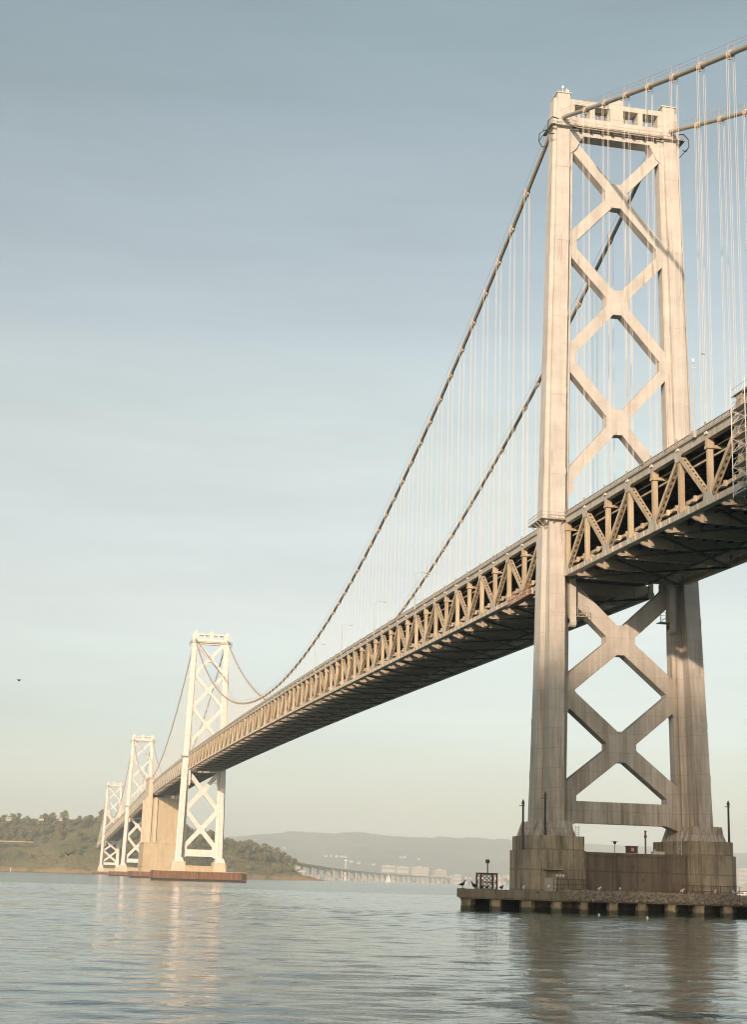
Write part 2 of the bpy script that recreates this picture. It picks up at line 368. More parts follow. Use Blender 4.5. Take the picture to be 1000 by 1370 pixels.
    m.box(-xi + 1.4, xi - 1.4, y0 - 1.18, y0 + 1.18, z0 + 1.55, z0 + 1.8)
    for sx in (-1, 1):
        m.prism([(sx * (xi + .6), y0 - 1.16, z0 - .9), (sx * (xi - 1.7), y0 - 1.16, z0 - .05), (sx * (xi - 1.7), y0 - 1.16, z1 + 1.6), (sx * (xi + .6), y0 - 1.16, z1 + 3.4)], (0, 2.32, 0))
    m.build('bottom_strut', mat, root)
    # portal at the top
    T = top - 140.35
    pm = M['portal'] if detail else mat
    m = MB(); xe = 8.75
    m.box(-xe, xe, y0 - 1.36, y0 + 1.36, 138.5 + T, 139.45 + T); m.box(-xe, xe, y0 - 1.36, y0 + 1.36, 134.45 + T, 136.05 + T)
    for a, b_ in ((-xe, -7.8), (-4.95, -4.05), (-1.0, 1.0), (4.05, 4.95), (7.8, xe)):
        m.box(a, b_, y0 - 1.33, y0 + 1.33, 136.05 + T, 138.5 + T)
    m.box(-1.25, 1.25, y0 - 1.42, y0 + 1.42, 134.6 + T, 140.4 + T); m.box(-.75, .75, y0 - 1.1, y0 + 1.1, 140.4 + T, 141.0 + T)
    for x in (-6.4, -2.6, 2.6, 6.4): m.box(x - .25, x + .25, y0 + .6, y0 + .9, 136.05 + T, 138.5 + T)
    pt = m.build('portal_girder', pm, root)
    m = MB(); m.box(-xe, xe, y0 - 1.25, y0 + 1.25, 132.55 + T, 134.25 + T)
    for x in range(-7, 8, 2): m.box(x - .06, x + .06, y0 - 1.31, y0 + 1.2, 132.7 + T, 134.2 + T)
    for sx in (-1, 1):
        m.prism([(sx * 9, y0 - 1.22, 132.6 + T), (sx * 6.2, y0 - 1.22, 132.6 + T), (sx * 7.5, y0 - 1.22, 130 + T), (sx * 9, y0 - 1.22, 128.6 + T)], (0, 2.44, 0))
    m.build('portal_soffit', mat, root)
    m = MB(); zc = 133.7 + T
    m.box(-8.4, 8.4, y0 - 2.15, y0 - 1.44, zc - .08, zc)
    for sx in (-1, 1):
        c = sx * cx(zc); m.box(c - 2.2, c + 2.2, y0 - 2.4, y0 - 1.75, zc - .08, zc); m.box(sx * 12.2 - .35, sx * 12.2 + .35, y0 - 2.4, y0 + 2.4, zc - .08, zc)
        for z in (.55, 1.1): m.beam((c - 2.2, y0 - 2.35, zc + z), (c + 2.2, y0 - 2.35, zc + z), (0, 0, 1), .05, .05); m.beam((sx * 12.5, y0 - 2.35, zc + z), (sx * 12.5, y0 + 2.35, zc + z), (0, 0, 1), .05, .05)
        for k in range(4): m.box(c - 2.15 + 1.4 * k, c - 2.1 + 1.4 * k, y0 - 2.38, y0 - 2.32, zc, zc + 1.1)
    for z in (.55, 1.1): m.beam((-8.4, y0 - 2.1, zc + z), (8.4, y0 - 2.1, zc + z), (0, 0, 1), .04, .04)
    for k in range(9):
        x = -8 + 2 * k; m.box(x - .04, x + .04, y0 - 2.13, y0 - 2.07, zc, zc + 1.1)
    wk_ = m.build('top_walkway', M['rail'], root)
    m = MB()
    for sx in (-1, 1):
        for yy in (-2.5, 2.5):
            pts = [(sx * 11.2, y0 + yy, zc + .9), (sx * 12.2, y0 + yy, zc + 1.2), (sx * 13.1, y0 + yy, zc + .3), (sx * 13.2, y0 + yy, zc - 1.2), (sx * 12.6, y0 + yy, zc - 2.2), (sx * 12.0, y0 + yy, zc - 2.0)]
            m.tube(pts, .10, 6)
        m.tube([(sx * 13.2, y0 - 2.5, zc - 1.2), (sx * 13.2, y0 + 2.5, zc - 1.2)], .07, 6)
        m.build('walkway_bracket', M['black'], wk_); m = MB()
    for k in range(8):
        x = -7 + 2 * k; m.box(x - .10, x + .10, y0 - 2.15, y0 - 1.45, zc - .5, zc - .09)
    m.box(-7.2, 7.2, y0 - 1.6, y0 - 1.5, zc - .3, zc - .2); m.build('walkway_bracket', M['black'], wk_)
    m = MB(); x = -cx(top); m.tube([(x, y0 - .8, top + .2), (x, y0 - .8, top + 1.3)], .05, 6); m.tube([(x, y0 - .8, top + 1.3), (x, y0 - .8, top + 1.75)], [.22, .2], 8)
    m.tube([(-x, y0 + 1, top + .2), (-x, y0 + 1, top + 1.0)], .05, 6); m.tube([(-x, y0 + 1, top + 1), (-x, y0 + 1, top + 1.35)], .18, 8)
    m.box(x + .5, x + .56, y0 - 1.4, y0 + 1.4, top + .2, top + 1.1); m.box(x + .7, x + 1.0, y0 - 1.3, y0 - 1.0, top + .2, top + .9)
    m.build('aviation_light', M['white'], root)
    return root

tower_near = make_tower(0, 140.35, 62.1, [122., 102., 80.4], [43.1, 25.8], (13.6, 17.0), 'tall near tower with rust stained steel bracing rising through the deck on the right', M['tower'], True)
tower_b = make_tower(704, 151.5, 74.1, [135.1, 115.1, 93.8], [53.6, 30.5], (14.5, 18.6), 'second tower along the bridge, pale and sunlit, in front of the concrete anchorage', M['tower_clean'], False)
t5 = copy_tree(tower_b); t5.location = (0, 1412, 0); t5.scale.z = .975; t5['label'] = 'third pale tower, standing just behind the concrete anchorage block'
def far_small():
    return make_tower(2116, 136.5, 58.8, [119.0, 99.7, 79], [42.8, 26.6], (14, 17.6), 'farthest and smallest pale tower, close to the wooded island shore', M['tower_clean'], False)
far_small()

# ------------------------------------------------------------------ piers
def make_pier(y0, label, mats, sc=1.):
    root = thing('bridge_pier', label, 'bridge pier', (0, y0, 0), 'concrete piers under the towers')
    for s in (-1, 1):
        X = lambda a: s * a
        m = MB()
        def octo(xi, xo, yf, yb_, c1, c2, z):
            return [(X(xi), y0 + yf, z), (X(xo - c1), y0 + yf, z), (X(xo), y0 + yf + c1, z), (X(xo), y0 + yb_ - c2, z), (X(xo - c2), y0 + yb_, z), (X(xi), y0 + yb_, z)]
        def ring(a, z0, z1):
            p = octo(*a, z0)
            if s < 0: p = p[::-1]
            m.prism(p, (0, 0, z1 - z0))
        ring((8.35, 16.75, -9.45, 5.4, 1.0, 2.6), -4, 9.15)
        ring((8.5, 16.4, -9.15, 5.1, .9, 2.5), 9.15, 11.3)
        m.build('pedestal', mats[0], root)
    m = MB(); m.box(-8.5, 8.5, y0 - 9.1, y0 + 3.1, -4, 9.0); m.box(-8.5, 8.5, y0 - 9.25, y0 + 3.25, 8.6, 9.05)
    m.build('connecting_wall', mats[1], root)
    return root
make_pier(0, 'weathered brown concrete pier of the near tower, standing on the piled platform', (M['concrete'], M['wall_concrete']))
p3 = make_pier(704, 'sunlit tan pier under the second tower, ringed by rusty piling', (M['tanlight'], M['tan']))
p5 = copy_tree(p3); p5.location = (0, 1412, 0); p5['label'] = 'small tan pier under the third tower beside the anchorage'
p6 = copy_tree(p3); p6.location = (0, 2116, 0); p6['label'] = 'tiny pale pier under the farthest tower near the island'

# fender platform round the near pier
fr = thing('pier_fender', 'low concrete platform on square piles round the near pier, rubble along its edge', 'pier platform')
m = MB(); outl = [(-29.6, -14.1), (30, -14.1), (35, -3), (27, 8.5), (-22.8, 8.5)]
m.prism([(x, y, 1.65) for x, y in outl], (0, 0, 1.2))
m.box(-29.75, 30, -14.25, -13.5, 1.85, 3.05); m.beam((-29.3, -13.5, 2.5), (-22.7, 8.6, 2.5), (1, 0, 0), .5, 1.1)
m.build('deck_slab', M['fender'], fr)
for k in range(14):
    x = -28.2 + 4.55 * k + random.uniform(-.25, .25)
    m = MB(); w0 = random.uniform(.56, .72); t_ = random.uniform(-.06, .06)
    m.loft([(-4, x - w0 - t_, x + w0 - t_, -13.7, -12.5), (.5, x - w0, x + w0, -13.72, -12.5), (1.2, x - w0 + .05, x + w0 - .03, -13.74, -12.5), (1.65, x - w0 - .08, x + w0 + .1, -13.8, -12.5)])
    if random.random() < .7: m.box(x + random.uniform(.5, 1.1), x + random.uniform(1.3, 1.7), -12.3, -11.6, -4, 1.65)
    m.build('pile', M['pile'], fr)
for k in range(5):
    y = -9 + 4.1 * k; x = -29.6 + (y + 14.1) * .301 + 1.3; m = MB(); m.box(x - .6, x + .6, y - .6, y + .6, -4, 1.65); m.build('pile', M['pile'], fr)
m = MB(); m.prism([(-25.4, -8.0, -4), (30, -8.0, -4), (24, 6, -4), (-21.2, 6, -4)], (0, 0, 5.65)); m.build('gap_shade_wall', M['black'], fr)  # wall coloured black to stand for the shade in the gaps between piles
m = MB()
for k in range(2600):
    x = random.uniform(-13, 31) if random.random() < .86 else random.uniform(-28.5, -13)
    y = random.uniform(-13.7, -9.7); s_ = random.uniform(.10, .34) * (1.15 if x > -13 else .6); z = 2.85 + random.uniform(0, .34 if x > -13 else .08) * (1 - (abs(y + 11.6) / 4))
    if random.random() < .30 and x > -13: y = -14.22 - random.uniform(0, .1); z = random.uniform(1.9, 3.05); s_ *= .75
    q = [Vector((random.uniform(.5, 1) * sx, random.uniform(.5, 1) * sy, random.uniform(.4, .9) * sz)) * s_ + Vector((x, y, z)) for sz in (-1, 1) for sx, sy in ((-1, -1), (1, -1), (1, 1), (-1, 1))]
    m.hexa(q)
tag(m.build('rubble', M['rock'], fr), kind='stuff')
# rusty fenders of the far piers
def rusty(y0, x0, x1, yf, yb_, zt, label):
    root = thing('pier_fender', label, 'pier platform', (0, y0, 0))
    m = MB(); m.box(x0, x1, y0 + yf, y0 + yb_, 1.2, zt)
    n = int((x1 - x0) / 1.6)
    for k in range(n): m.box(x0 + 1.6 * k + .2, x0 + 1.6 * k + .9, y0 + yf - .25, y0 + yf, 1.25, zt - .15)
    m.build('sheet_piling', M['rustpile'], root)
    m = MB(); m.box(x0 + .4, x1 - .4, y0 + yf + .5, y0 + yb_ - .4, -3, 1.2)
    m.box(x1 - 3.2, x1 - .8, y0 + yf - .3, y0 + yf - .05, 1.6, zt - .3)
    m.build('dark_base', M['black'], root)
    m = MB(); m.box(x0 + .3, x1 - .3, y0 + yf + .2, y0 + yb_ - .2, zt, zt + .22)
    m.build('deck_slab', M['tan'], root); return root
rusty(704, -27.5, 28.5, -15, 15, 5.6, 'rusty red sheet piled fender round the pier of the second tower')
rusty(1058, -22, 24, -40, 42, 5.0, 'rusty fender strip along the foot of the anchorage')
rusty(1412, -26, 27, -15, 15, 4.6, 'rusty fender strip below the third tower')
rusty(2116, -25, 25, -14, 14, 4.0, 'thin rusty fender below the farthest tower')

# anchorage
an = thing('bridge_anchorage', 'massive tan concrete anchorage block carrying the deck between the towers', 'anchorage', (0, 1058, 0))
m = MB(); m.box(-12.5, 13.6, 1028, 1088, -3, 63.5); m.build('main_block', M['tan'], an)
m = MB(); m.box(-14.6, 14.6, 1026.5, 1090, -3, 27.5); m.box(-15.2, 15.2, 1026, 1090.5, 9, 10); m.box(-14.9, 14.9, 1026.2, 1090.3, 27.5, 28.4); m.box(-14.8, 14.8, 1026.3, 1090.2, 17.5, 18.2); m.build('stepped_base', M['tan'], an)
for a, b_ in ((-14.4, -9.6), (-7.2, -5.2), (11.6, 14.2)):
    m = MB(); m.box(a, b_, 1026.9, 1032, 27.5, 64.5); m.build('pilaster', M['tanlight'], an)
for y in (1030, 1048, 1066, 1084):
    m = MB(); m.box(-14.2, -12.4, y - 2.5, y + 2.5, 27.5, 64); m.build('pilaster', M['tanlight'], an)
for s in (-1, 1):
    m = MB(); m.box(s * 11 - 1.8, s * 11 + 1.8, 1036, 1080, 63.5, 80); m.box(s * 11 - 2.1, s * 11 + 2.1, 1035, 1081, 80, 81.5); m.build('cable_bent', M['tanlight'], an)

# ------------------------------------------------------------------ deck spans
def perforated(m, a, b, w, hole_p=1.15, off=0., updir=None):
    """cover plate from a to b, width w along x, with a row of oval holes; off = offset along the in-plane normal"""
    a = Vector(a); b = Vector(b); d = (b - a); L = d.length; d.normalize(); sx = Vector((1, 0, 0)); nrm = d.cross(sx)
    a = a + nrm * off; n = max(2, round(L / hole_p)); p = L / n
    for k in range(n):
        c = a + d * (p * (k + .5)); base = len(m.v)
        out = [(-1, -1), (0, -1), (1, -1), (1, 0), (1, 1), (0, 1), (-1, 1), (-1, 0)]
        for i, j in out: m.v.append(tuple(c + sx * (i * w / 2) + d * (j * p / 2)))
        for i, j in out:
            t = math.atan2(j, i); m.v.append(tuple(c + sx * (math.cos(t) * .155) + d * (math.sin(t) * .30)))
        for i in range(8):
            j = (i + 1) % 8; m.f.append((base + i, base + j, base + 8 + j, base + 8 + i))
def diag_box(m, a, b, w, h, holes):
    a = Vector(a); b = Vector(b); d = (b - a).normalized(); sx = Vector((1, 0, 0)); nrm = d.cross(sx)
    if not holes: return m.beam(a, b, (1, 0, 0), w, h)
    for s in (-1, 1):
        m.beam(a + sx * s * (w / 2 - .04), b + sx * s * (w / 2 - .04), (1, 0, 0), .08, h)
        perforated(m, a, b, w - .16, 1.12, s * (h / 2 - .05))
def make_span(y_start, npan, step, first_bottom, label, detail, ycut=None, tm=None):
    """truss span: nodes at y_start + step*k; first_bottom True when node 0 is a bottom node"""
    ys = [y_start + step * k for k in range(npan + 1)]
    yc = (ys[0] + ys[-1]) / 2; root = thing('truss_span', label, 'bridge deck', (0, yc, zb(yc)), 'double deck truss spans of the bridge')
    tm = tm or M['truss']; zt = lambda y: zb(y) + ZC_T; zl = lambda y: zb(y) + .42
    sg = 1 if step > 0 else -1
    for s in (-1, 1):
        X = s * TX; near = (s < 0 and detail)
        if near: tr = tr_near = part_empty('side_truss', root); mtop = MB(); mbot = MB()
        else: mtop = mbot = MB()
        for k in range(npan):
            a, b = ys[k], ys[k + 1]
            mtop.beam((X, a, zt(a)), (X, b, zt(b)), (1, 0, 0), .80, .92); mbot.beam((X, a, zl(a)), (X, b, zl(b)), (1, 0, 0), .86, .84)
            # flange lips
            mtop.beam((X, a, zt(a) + .49), (X, b, zt(b) + .49), (1, 0, 0), 1.0, .06); mbot.beam((X, a, zl(a) - .45), (X, b, zl(b) - .45), (1, 0, 0), 1.08, .06)
        for k, y in enumerate(ys):
            bot = (k % 2 == 0) == first_bottom
            g = mbot if bot else mtop
            xo = X + s * .40
            if bot:
                z = zl(y); g.prism([(xo, y - 1.9, z - .3), (xo, y + 1.9, z - .3), (xo, y + 1.0, z + 1.35), (xo, y - 1.0, z + 1.35)], (s * .07, 0, 0))
            else:
                z = zt(y); g.prism([(xo, y - 1.5, z + .2), (xo, y + 1.5, z + .2), (xo, y + .75, z - 1.35), (xo, y - .75, z - 1.35)], (s * .07, 0, 0))
            if detail: mbot.box(xo, xo + s * .16, y - .12, y + .12, zl(y) - .42, zl(y) + .4) if s > 0 else mbot.box(xo - .16, xo, y - .12, y + .12, zl(y) - .42, zl(y) + .4)
        if near:
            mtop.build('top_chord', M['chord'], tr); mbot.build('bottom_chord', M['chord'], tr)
        for k, y in enumerate(ys):
            bot = (k % 2 == 0) == first_bottom
            mv = MB() if near else mtop
            mv.box(X - .36, X + .36, y - .28, y + .28, zl(y) + .40, zt(y) - .40)
            if near:
                if bot:   # bracket where the upper floor beam meets the post
                    z = zt(y) - 1.75; mv.box(X - .52, X + .75, y - .52, y + .52, z, z + .42); mv.box(X - .46, X + .46, y - .40, y + .40, z + .42, z + 1.3); mv.box(X + .4, X + 2.4, y - .2, y + .2, z + .1, z + .5)
                else:
                    z = zl(y) + .4; mv.box(X - .46, X + .46, y - .46, y + .46, z, z + .8)
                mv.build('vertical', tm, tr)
            if k < npan:
                y2 = ys[k + 1]
                a, b = ((X, y, zl(y) + .5), (X, y2, zt(y2) - .5)) if bot else ((X, y, zt(y) - .5), (X, y2, zl(y2) + .5))
                md = MB() if near else mtop
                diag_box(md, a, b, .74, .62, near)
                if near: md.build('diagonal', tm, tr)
        if not near: mtop.build('side_truss', tm, root)
        # railing / kerb on the upper deck edge
        m = MB(); xr = s * 10.55
        for k in range(npan):
            a, b = ys[k], ys[k + 1]; za, zbb = zb(a) + 9.65, zb(b) + 9.65
            m.beam((xr, a, za + .25), (xr, b, zbb + .25), (1, 0, 0), .30, .34)
            m.beam((xr, a, za + .92), (xr, b, zbb + .92), (1, 0, 0), .16, .13)
            if detail:
                m.beam((xr, a, za + .66), (xr, b, zbb + .66), (1, 0, 0), .08, .07)
                for j in range(4):
                    y = a + (b - a) * j / 4; z = za + (zbb - za) * j / 4; m.box(xr - .11, xr + .11, y - .11, y + .11, z + .1, z + (1.35 if j == 0 else .95))
        m.build('railing', M['rail'] if detail else tm, root)
        # edge of the lower roadway: stringer, brackets and the pipe runs seen through the truss
        m = MB(); xs_ = s * 9.15; mbot_t = MB(); X0c = -TX - .43
        for k in range(npan):
            a, b = ys[k], ys[k + 1]
            m.beam((xs_, a, zb(a) + 2.32), (xs_, b, zb(b) + 2.32), (1, 0, 0), .18, .52)
            m.beam((xs_, a, zb(a) + 6.75), (xs_, b, zb(b) + 6.75), (1, 0, 0), .24, .24)
            m.beam((s * 9.0, a, zb(a) + 8.0), (s * 9.0, b, zb(b) + 8.0), (1, 0, 0), .12, .12)
            if near:
                for j in (1, 2):
                    y = a + (b - a) * j / 3; z = zb(y); m.box(xs_ - .5, xs_ - .1, y - .22, y + .22, z + 1.9, z + 2.6); m.box(xs_ - .9, xs_ - .3, y - .5, y + .5, z + 1.72, z + 1.92); mbot_t.box(X0c - .17, X0c + .02, y - .10, y + .10, zl(y) - .40, zl(y) + .38)
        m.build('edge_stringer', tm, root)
        if mbot_t.v:
            for a, b in zip(ys, ys[1:]): mbot_t.beam((X0c - .02, a, zl(a) - .34), (X0c - .02, b, zl(b) - .34), (1, 0, 0), .10, .10)
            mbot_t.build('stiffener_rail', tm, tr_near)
    # roadways
    m = MB()
    for k in range(npan):
        a, b = ys[k], ys[k + 1]
        lo, hi = min(a, b), max(a, b)
        m.hexa([(-10.2, lo, zb(lo) + 9.05), (10.2, lo, zb(lo) + 9.05), (10.2, hi, zb(hi) + 9.05), (-10.2, hi, zb(hi) + 9.05), (-10.2, lo, zb(lo) + 9.6), (10.2, lo, zb(lo) + 9.6), (10.2, hi, zb(hi) + 9.6), (-10.2, hi, zb(hi) + 9.6)])
    m.build('upper_roadway', M['road'], root)
    m = MB()
    for k in range(npan):
        lo, hi = sorted((ys[k], ys[k + 1]))
        m.hexa([(-8.9, lo, zb(lo) + 1.96), (8.9, lo, zb(lo) + 1.96), (8.9, hi, zb(hi) + 1.96), (-8.9, hi, zb(hi) + 1.96), (-8.9, lo, zb(lo) + 2.32), (8.9, lo, zb(lo) + 2.32), (8.9, hi, zb(hi) + 2.32), (-8.9, hi, zb(hi) + 2.32)])
        for x in (-7.2, -5.2, -3.2, -1.1, 1.1, 3.2, 5.2, 7.2):
            m.beam((x, lo, zb(lo) + 1.62), (x, hi, zb(hi) + 1.62), (1, 0, 0), .2, .66)
    if abs(y_start) < 10 and step > 0:     # roadway carried through between the tower legs
        m.box(-8.0, 8.0, -6.05, 8.3, zb(0) + 1.96, zb(0) + 2.30); m.box(-8.0, 8.0, -6.05, 8.3, zb(0) + 9.06, zb(0) + 9.55)
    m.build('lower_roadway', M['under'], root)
    # floor beams
    fm = M['beam']
    tr_near = None if not detail else tr_near
    mesh = None
    for y in ys:
        def fb(m, y, z):
            pts = [(-9.55, 1.94), (-9.55, .80), (-8.9, .40), (-8.2, .05), (-7.3, -.2), (7.3, -.2), (8.2, .05), (8.9, .40), (9.55, .80), (9.55, 1.94)]
            m.prism([(x, y - .06, z + zz) for x, zz in pts], (0, .12, 0))
            m.box(-7.3, 7.3, y - .22, y + .22, z - .27, z - .2)
            for t in (-1, 1): m.beam((t * 7.3, y, z - .235), (t * 9.5, y, z + .74), (0, 1, 0), .44, .06)
            for x in (-7, -3.5, 0, 3.5, 7): m.box(x - .05, x + .05, y - .22, y + .22, z - .15, z + 1.25)
        if mesh is None:
            m = MB(); fb(m, 0, 0); mesh = m.mesh('floor_beam'); mesh.materials.append(M['under'] if False else fm)
        o = bpy.data.objects.new('floor_beam', mesh); COL.objects.link(o); attach(o, root); o.location = (0, y, zb(y))
    m = MB()
    for y in ys: m.beam((-9.6, y, zb(y) + 8.55), (9.6, y, zb(y) + 8.55), (0, 1, 0), .3, .98)
    for x in (-8, -4.8, -1.6, 1.6, 4.8, 8):
        for a, b in zip(ys, ys[1:]): m.beam((x, a, zb(a) + 8.75), (x, b, zb(b) + 8.75), (1, 0, 0), .25, .58)
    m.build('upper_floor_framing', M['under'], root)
    # bottom laterals
    m = MB()
    for k in range(0, npan - 1, 2):
        a, b = ys[k], ys[k + 2]
        for s in (-1, 1): m.beam((-9.6 * s, a, zb(a) - .30), (9.6 * s, b, zb(b) - .30), (0, 0, 1), .30, .34)
    for k in range(npan):
        a, b = ys[k], ys[k + 1]; m.beam((3.4, a, zb(a) - .5), (3.4, b, zb(b) - .5), (1, 0, 0), .22, .22)
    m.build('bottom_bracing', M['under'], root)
    return root
make_span(-6.1, 18, -P, True, 'near stretch of double deck truss running off the right edge towards the viewer', True)
make_span(8.35, 75, P, False, 'long main span of grey tan truss between the near tower and the second tower', True)
make_span(712, 34, P, False, 'truss span from the second tower back to the anchorage', False, tm=M['truss_far'])
make_span(1092, 34, P, False, 'short truss span between the anchorage and the third tower', False, tm=M['truss_far'])
make_span(1420, 75, P, False, 'far truss span between the third tower and the farthest tower', False, tm=M['truss_far'])
make_span(2124, 38, P, False, 'last truss span that lands on the wooded island', False, tm=M['truss_far'])
m = MB()

# ------------------------------------------------------------------ cables
def cable_fn(kind, y0, z0, y1, z1, sag):
    def g(y):
        t = (y - y0) / (y1 - y0); return z0 + (z1 - z0) * t - 4 * sag * t * (1 - t)
    return g
def make_cable(s, g, ya, yb_, ylist, label, detail):
    yc = (ya + yb_) / 2; root = thing('main_cable', label, 'bridge cable', (s * TX, yc, g(yc)), 'main suspension cables with their hangers')
    X = s * TX; n = max(24, int(abs(yb_ - ya) / 5)); pts = [(X, ya + (yb_ - ya) * k / n, g(ya + (yb_ - ya) * k / n)) for k in range(n + 1)]
    m = MB(); m.tube(pts, .37 if detail else .31, 14); m.build('cable_strand', M['cable'], root, True)
    m = MB()
    for dx in (-.45, .45): m.tube([(x + dx, y, z + 1.35) for x, y, z in pts], .03, 5)
    m.build('hand_rope', M['lamp'], root)
    if detail or 700 < yc < 1400:
        mb_ = MB()
        for o in (-.34, .34):
            mb_.tube([(0, o - .17, 0), (0, o + .17, 0)], .50, 14)
        mb_.tube([(0, -.6, 0), (0, .6, 0)], .43, 14)
        mb_.box(-.12, .12, -.5, .5, -.72, -.35)
        for dx in (-.45, .45): mb_.box(dx - .03, dx + .03, -.05, .05, .2, 1.4)
        bm = mb_.mesh('cable_band'); bm.materials.append(M['band'])
    for y in ylist:
        z = g(y); lo = zb(y) + 9.4
        if z - lo < .8: continue
        if detail:
            o = bpy.data.objects.new('cable_band', bm); COL.objects.link(o); attach(o, root); o.location = (X, y, z)
            sl_ = (g(y + .5) - g(y - .5)); o.rotation_euler = (math.atan(sl_), 0, 0)
            m = MB()
            for dx in (-.47, .47):
                for dy in (-.27, .27): m.tube([(X + dx, y + dy, lo), (X + dx, y + dy, z + .1)], .025, 5)
            m.box(X - .6, X + .6, y - .36, y + .36, lo - .1, lo + .25)
            m.build('suspender', M['rope'], root)
        else:
            m = MB()
            for dx in (-.47, .47): m.tube([(X + dx, y, lo), (X + dx, y, z)], .04, 4)
            m.box(X - .55, X + .55, y - .15, y + .15, lo - .1, lo + .15); m.build('suspender', M['rope'], root)
            if 700 < yc < 1400:
                o = bpy.data.objects.new('cable_band', bm); COL.objects.link(o); attach(o, root); o.location = (X, y, z); o.rotation_euler = (math.atan(g(y + .5) - g(y - .5)), 0, 0)
    return root
gm = cable_fn('m', 0, 137.2, 704, 148.2, 69.3)
gs1 = lambda y: 137.0 + .412 * y + .0003 * y * y
g3 = cable_fn('s', 704, 148.2, 1050, 81, 14); g4 = cable_fn('s', 1066, 81, 1412, 144.6, 14)
g5 = cable_fn('m', 1412, 144.6, 2116, 133.2, 66); g6 = cable_fn('s', 2116, 133.2, 2480, 52, 13)
side = {-1: 'left hand', 1: 'right hand'}
yl_main = [8.35 + P * k for k in range(1, 75)]
for s in (-1, 1):
    make_cable(s, gs1, -150, -3, [-6.1 - P * k for k in range(1, 16)], ['', 'thick cable above the upper right corner, nearer of the two above the near stretch', 'thinner looking cable behind, at the right edge above the near stretch'][1 if s < 0 else 2], True)
    make_cable(s, gm, -3, 703, yl_main, ['', 'long cable swooping from the near tower outer leg to mid span', 'far side cable seen through and behind the near tower, dipping to mid span'][1 if s < 0 else 2], True)
    make_cable(s, g3, 705, 1049, [712 + P * k for k in range(1, 34)], ['', 'cable falling left from the second tower towards the anchorage, outer side', 'cable seen through the bracing of the second tower, falling to the anchorage'][1 if s < 0 else 2], False)
    make_cable(s, g4, 1067, 1411, [1092 + P * k for k in range(1, 34)], ['', 'cable rising from the anchorage to the outer leg of the third tower', 'cable rising from the anchorage to the inner leg of the third tower'][1 if s < 0 else 2], False)
    make_cable(s, g5, 1413, 2115, [1420 + P * k for k in range(1, 75)], ['', 'distant cable between the third and farthest towers, outer side', 'distant cable between the third and farthest towers, inner side'][1 if s < 0 else 2], False)
    make_cable(s, g6, 2117, 2478, [2124 + P * k for k in range(1, 36)], ['', 'last cable from the farthest tower down to the island, outer side', 'last cable from the farthest tower down to the island, inner side'][1 if s < 0 else 2], False)

# ------------------------------------------------------------------ street lamps, mast, scaffold, gantries
def lamp_post(x, y, label, group, h=8.5):
    z = zb(y) + 9.6; root = thing('street_lamp', label, 'street lamp', (x, y, z), group); s = -1 if x > 0 else 1
    m = MB(); m.tube([(x, y, z), (x, y, z + h)], [.09, .05], 8); m.box(x - .2, x + .2, y - .2, y + .2, z, z + .8); m.build('pole', M['lamp'], root)
    m = MB(); m.tube([(x, y, z + h - .1), (x + s * 1.2, y, z + h + .35), (x + s * 2.4, y, z + h + .3)], .04, 6); m.build('arm', M['lamp'], root)
    m = MB(); m.box(x + s * 2.75 - .5, x + s * 2.75 + .5, y - .18, y + .18, z + h + .18, z + h + .38); m.build('lamp_head', M['lamp'], root)
for i, y in enumerate((30, 76, 122, 168, 214, 260, 306)):
    lamp_post(10.7, y, 'thin street lamp on the far railing of the long main span', 'street lamps on the far side of the deck')
for i, y in enumerate((99, 145, 191, 237)):
    lamp_post(-10.75, y, 'thin street lamp on the near railing of the long main span', 'street lamps on the near side of the deck')
lamp_post(10.7, -20, 'street lamp between the tower legs, on the far railing right of the near tower', 'street lamps on the far side of the deck', 9)
ms = thing('mast', 'slender pole on the railing right of the near tower with a white head', 'mast', (-10.75, -58, zb(-58) + 9.6))
m = MB(); z = zb(-58) + 9.6; m.box(-11.05, -10.45, -58.3, -57.7, z, z + .9); m.tube([(-10.75, -58, z), (-10.75, -58, z + 10.3)], [.12, .06], 8); m.build('pole', M['lamp'], ms)
m = MB(); m.tube([(-10.75, -58, z + 10.3), (-10.75, -58, z + 10.9)], .16, 8); m.box(-11.1, -10.4, -58.05, -57.95, z + 9.6, z + 9.7); m.build('mast_head', M['white'], ms)

sc_ = thing('scaffold', 'scaffold tower of light tubes hung on the truss at the right edge', 'scaffold', (-11.4, -74.5, 50))
m = MB(); xa, xb_ = -12.2, -10.75; y_a, y_b = -79.5, -72.0
for x in (xa, xb_):
    for y in (y_a, (y_a + y_b) / 2, y_b): m.tube([(x, y, 49.3), (x, y, 63.2)], .055, 6)
for k in range(8):
    z = 49.6 + 1.75 * k
    for x in (xa, xb_): m.tube([(x, y_a, z), (x, y_b, z)], .045, 6); m.tube([(x, y_a, z + .9), (x, y_b, z + .9)], .035, 6)
    for y in (y_a, (y_a + y_b) / 2, y_b): m.tube([(xa, y, z), (xb_, y, z)], .045, 6)
    a, b = ((y_a, y_b) if k % 2 else (y_b, y_a))
    if k < 7: m.tube([(xa, a, z), (xa, (a + b) / 2, z + 1.75)], .04, 6); m.tube([(xa, (a + b) / 2, z), (xa, b, z + 1.75)], .04, 6); m.tube([(xa, y_b, z), (xb_, y_b, z + 1.75)], .04, 6)
m.build('tube_frame', M['white'], sc_)
m = MB()
for k in range(8):
    z = 49.6 + 1.75 * k; m.box(xa + .05, xb_ - .05, y_a + .1, y_b - .1, z + .06, z + .12)
m.build('plank_floor', M['rail'], sc_)
m = MB(); m.box(xa + .1, xb_ - .1, -74.5, -73.2, 60.3, 61.6); m.build('tool_crate', M['rail'], sc_)

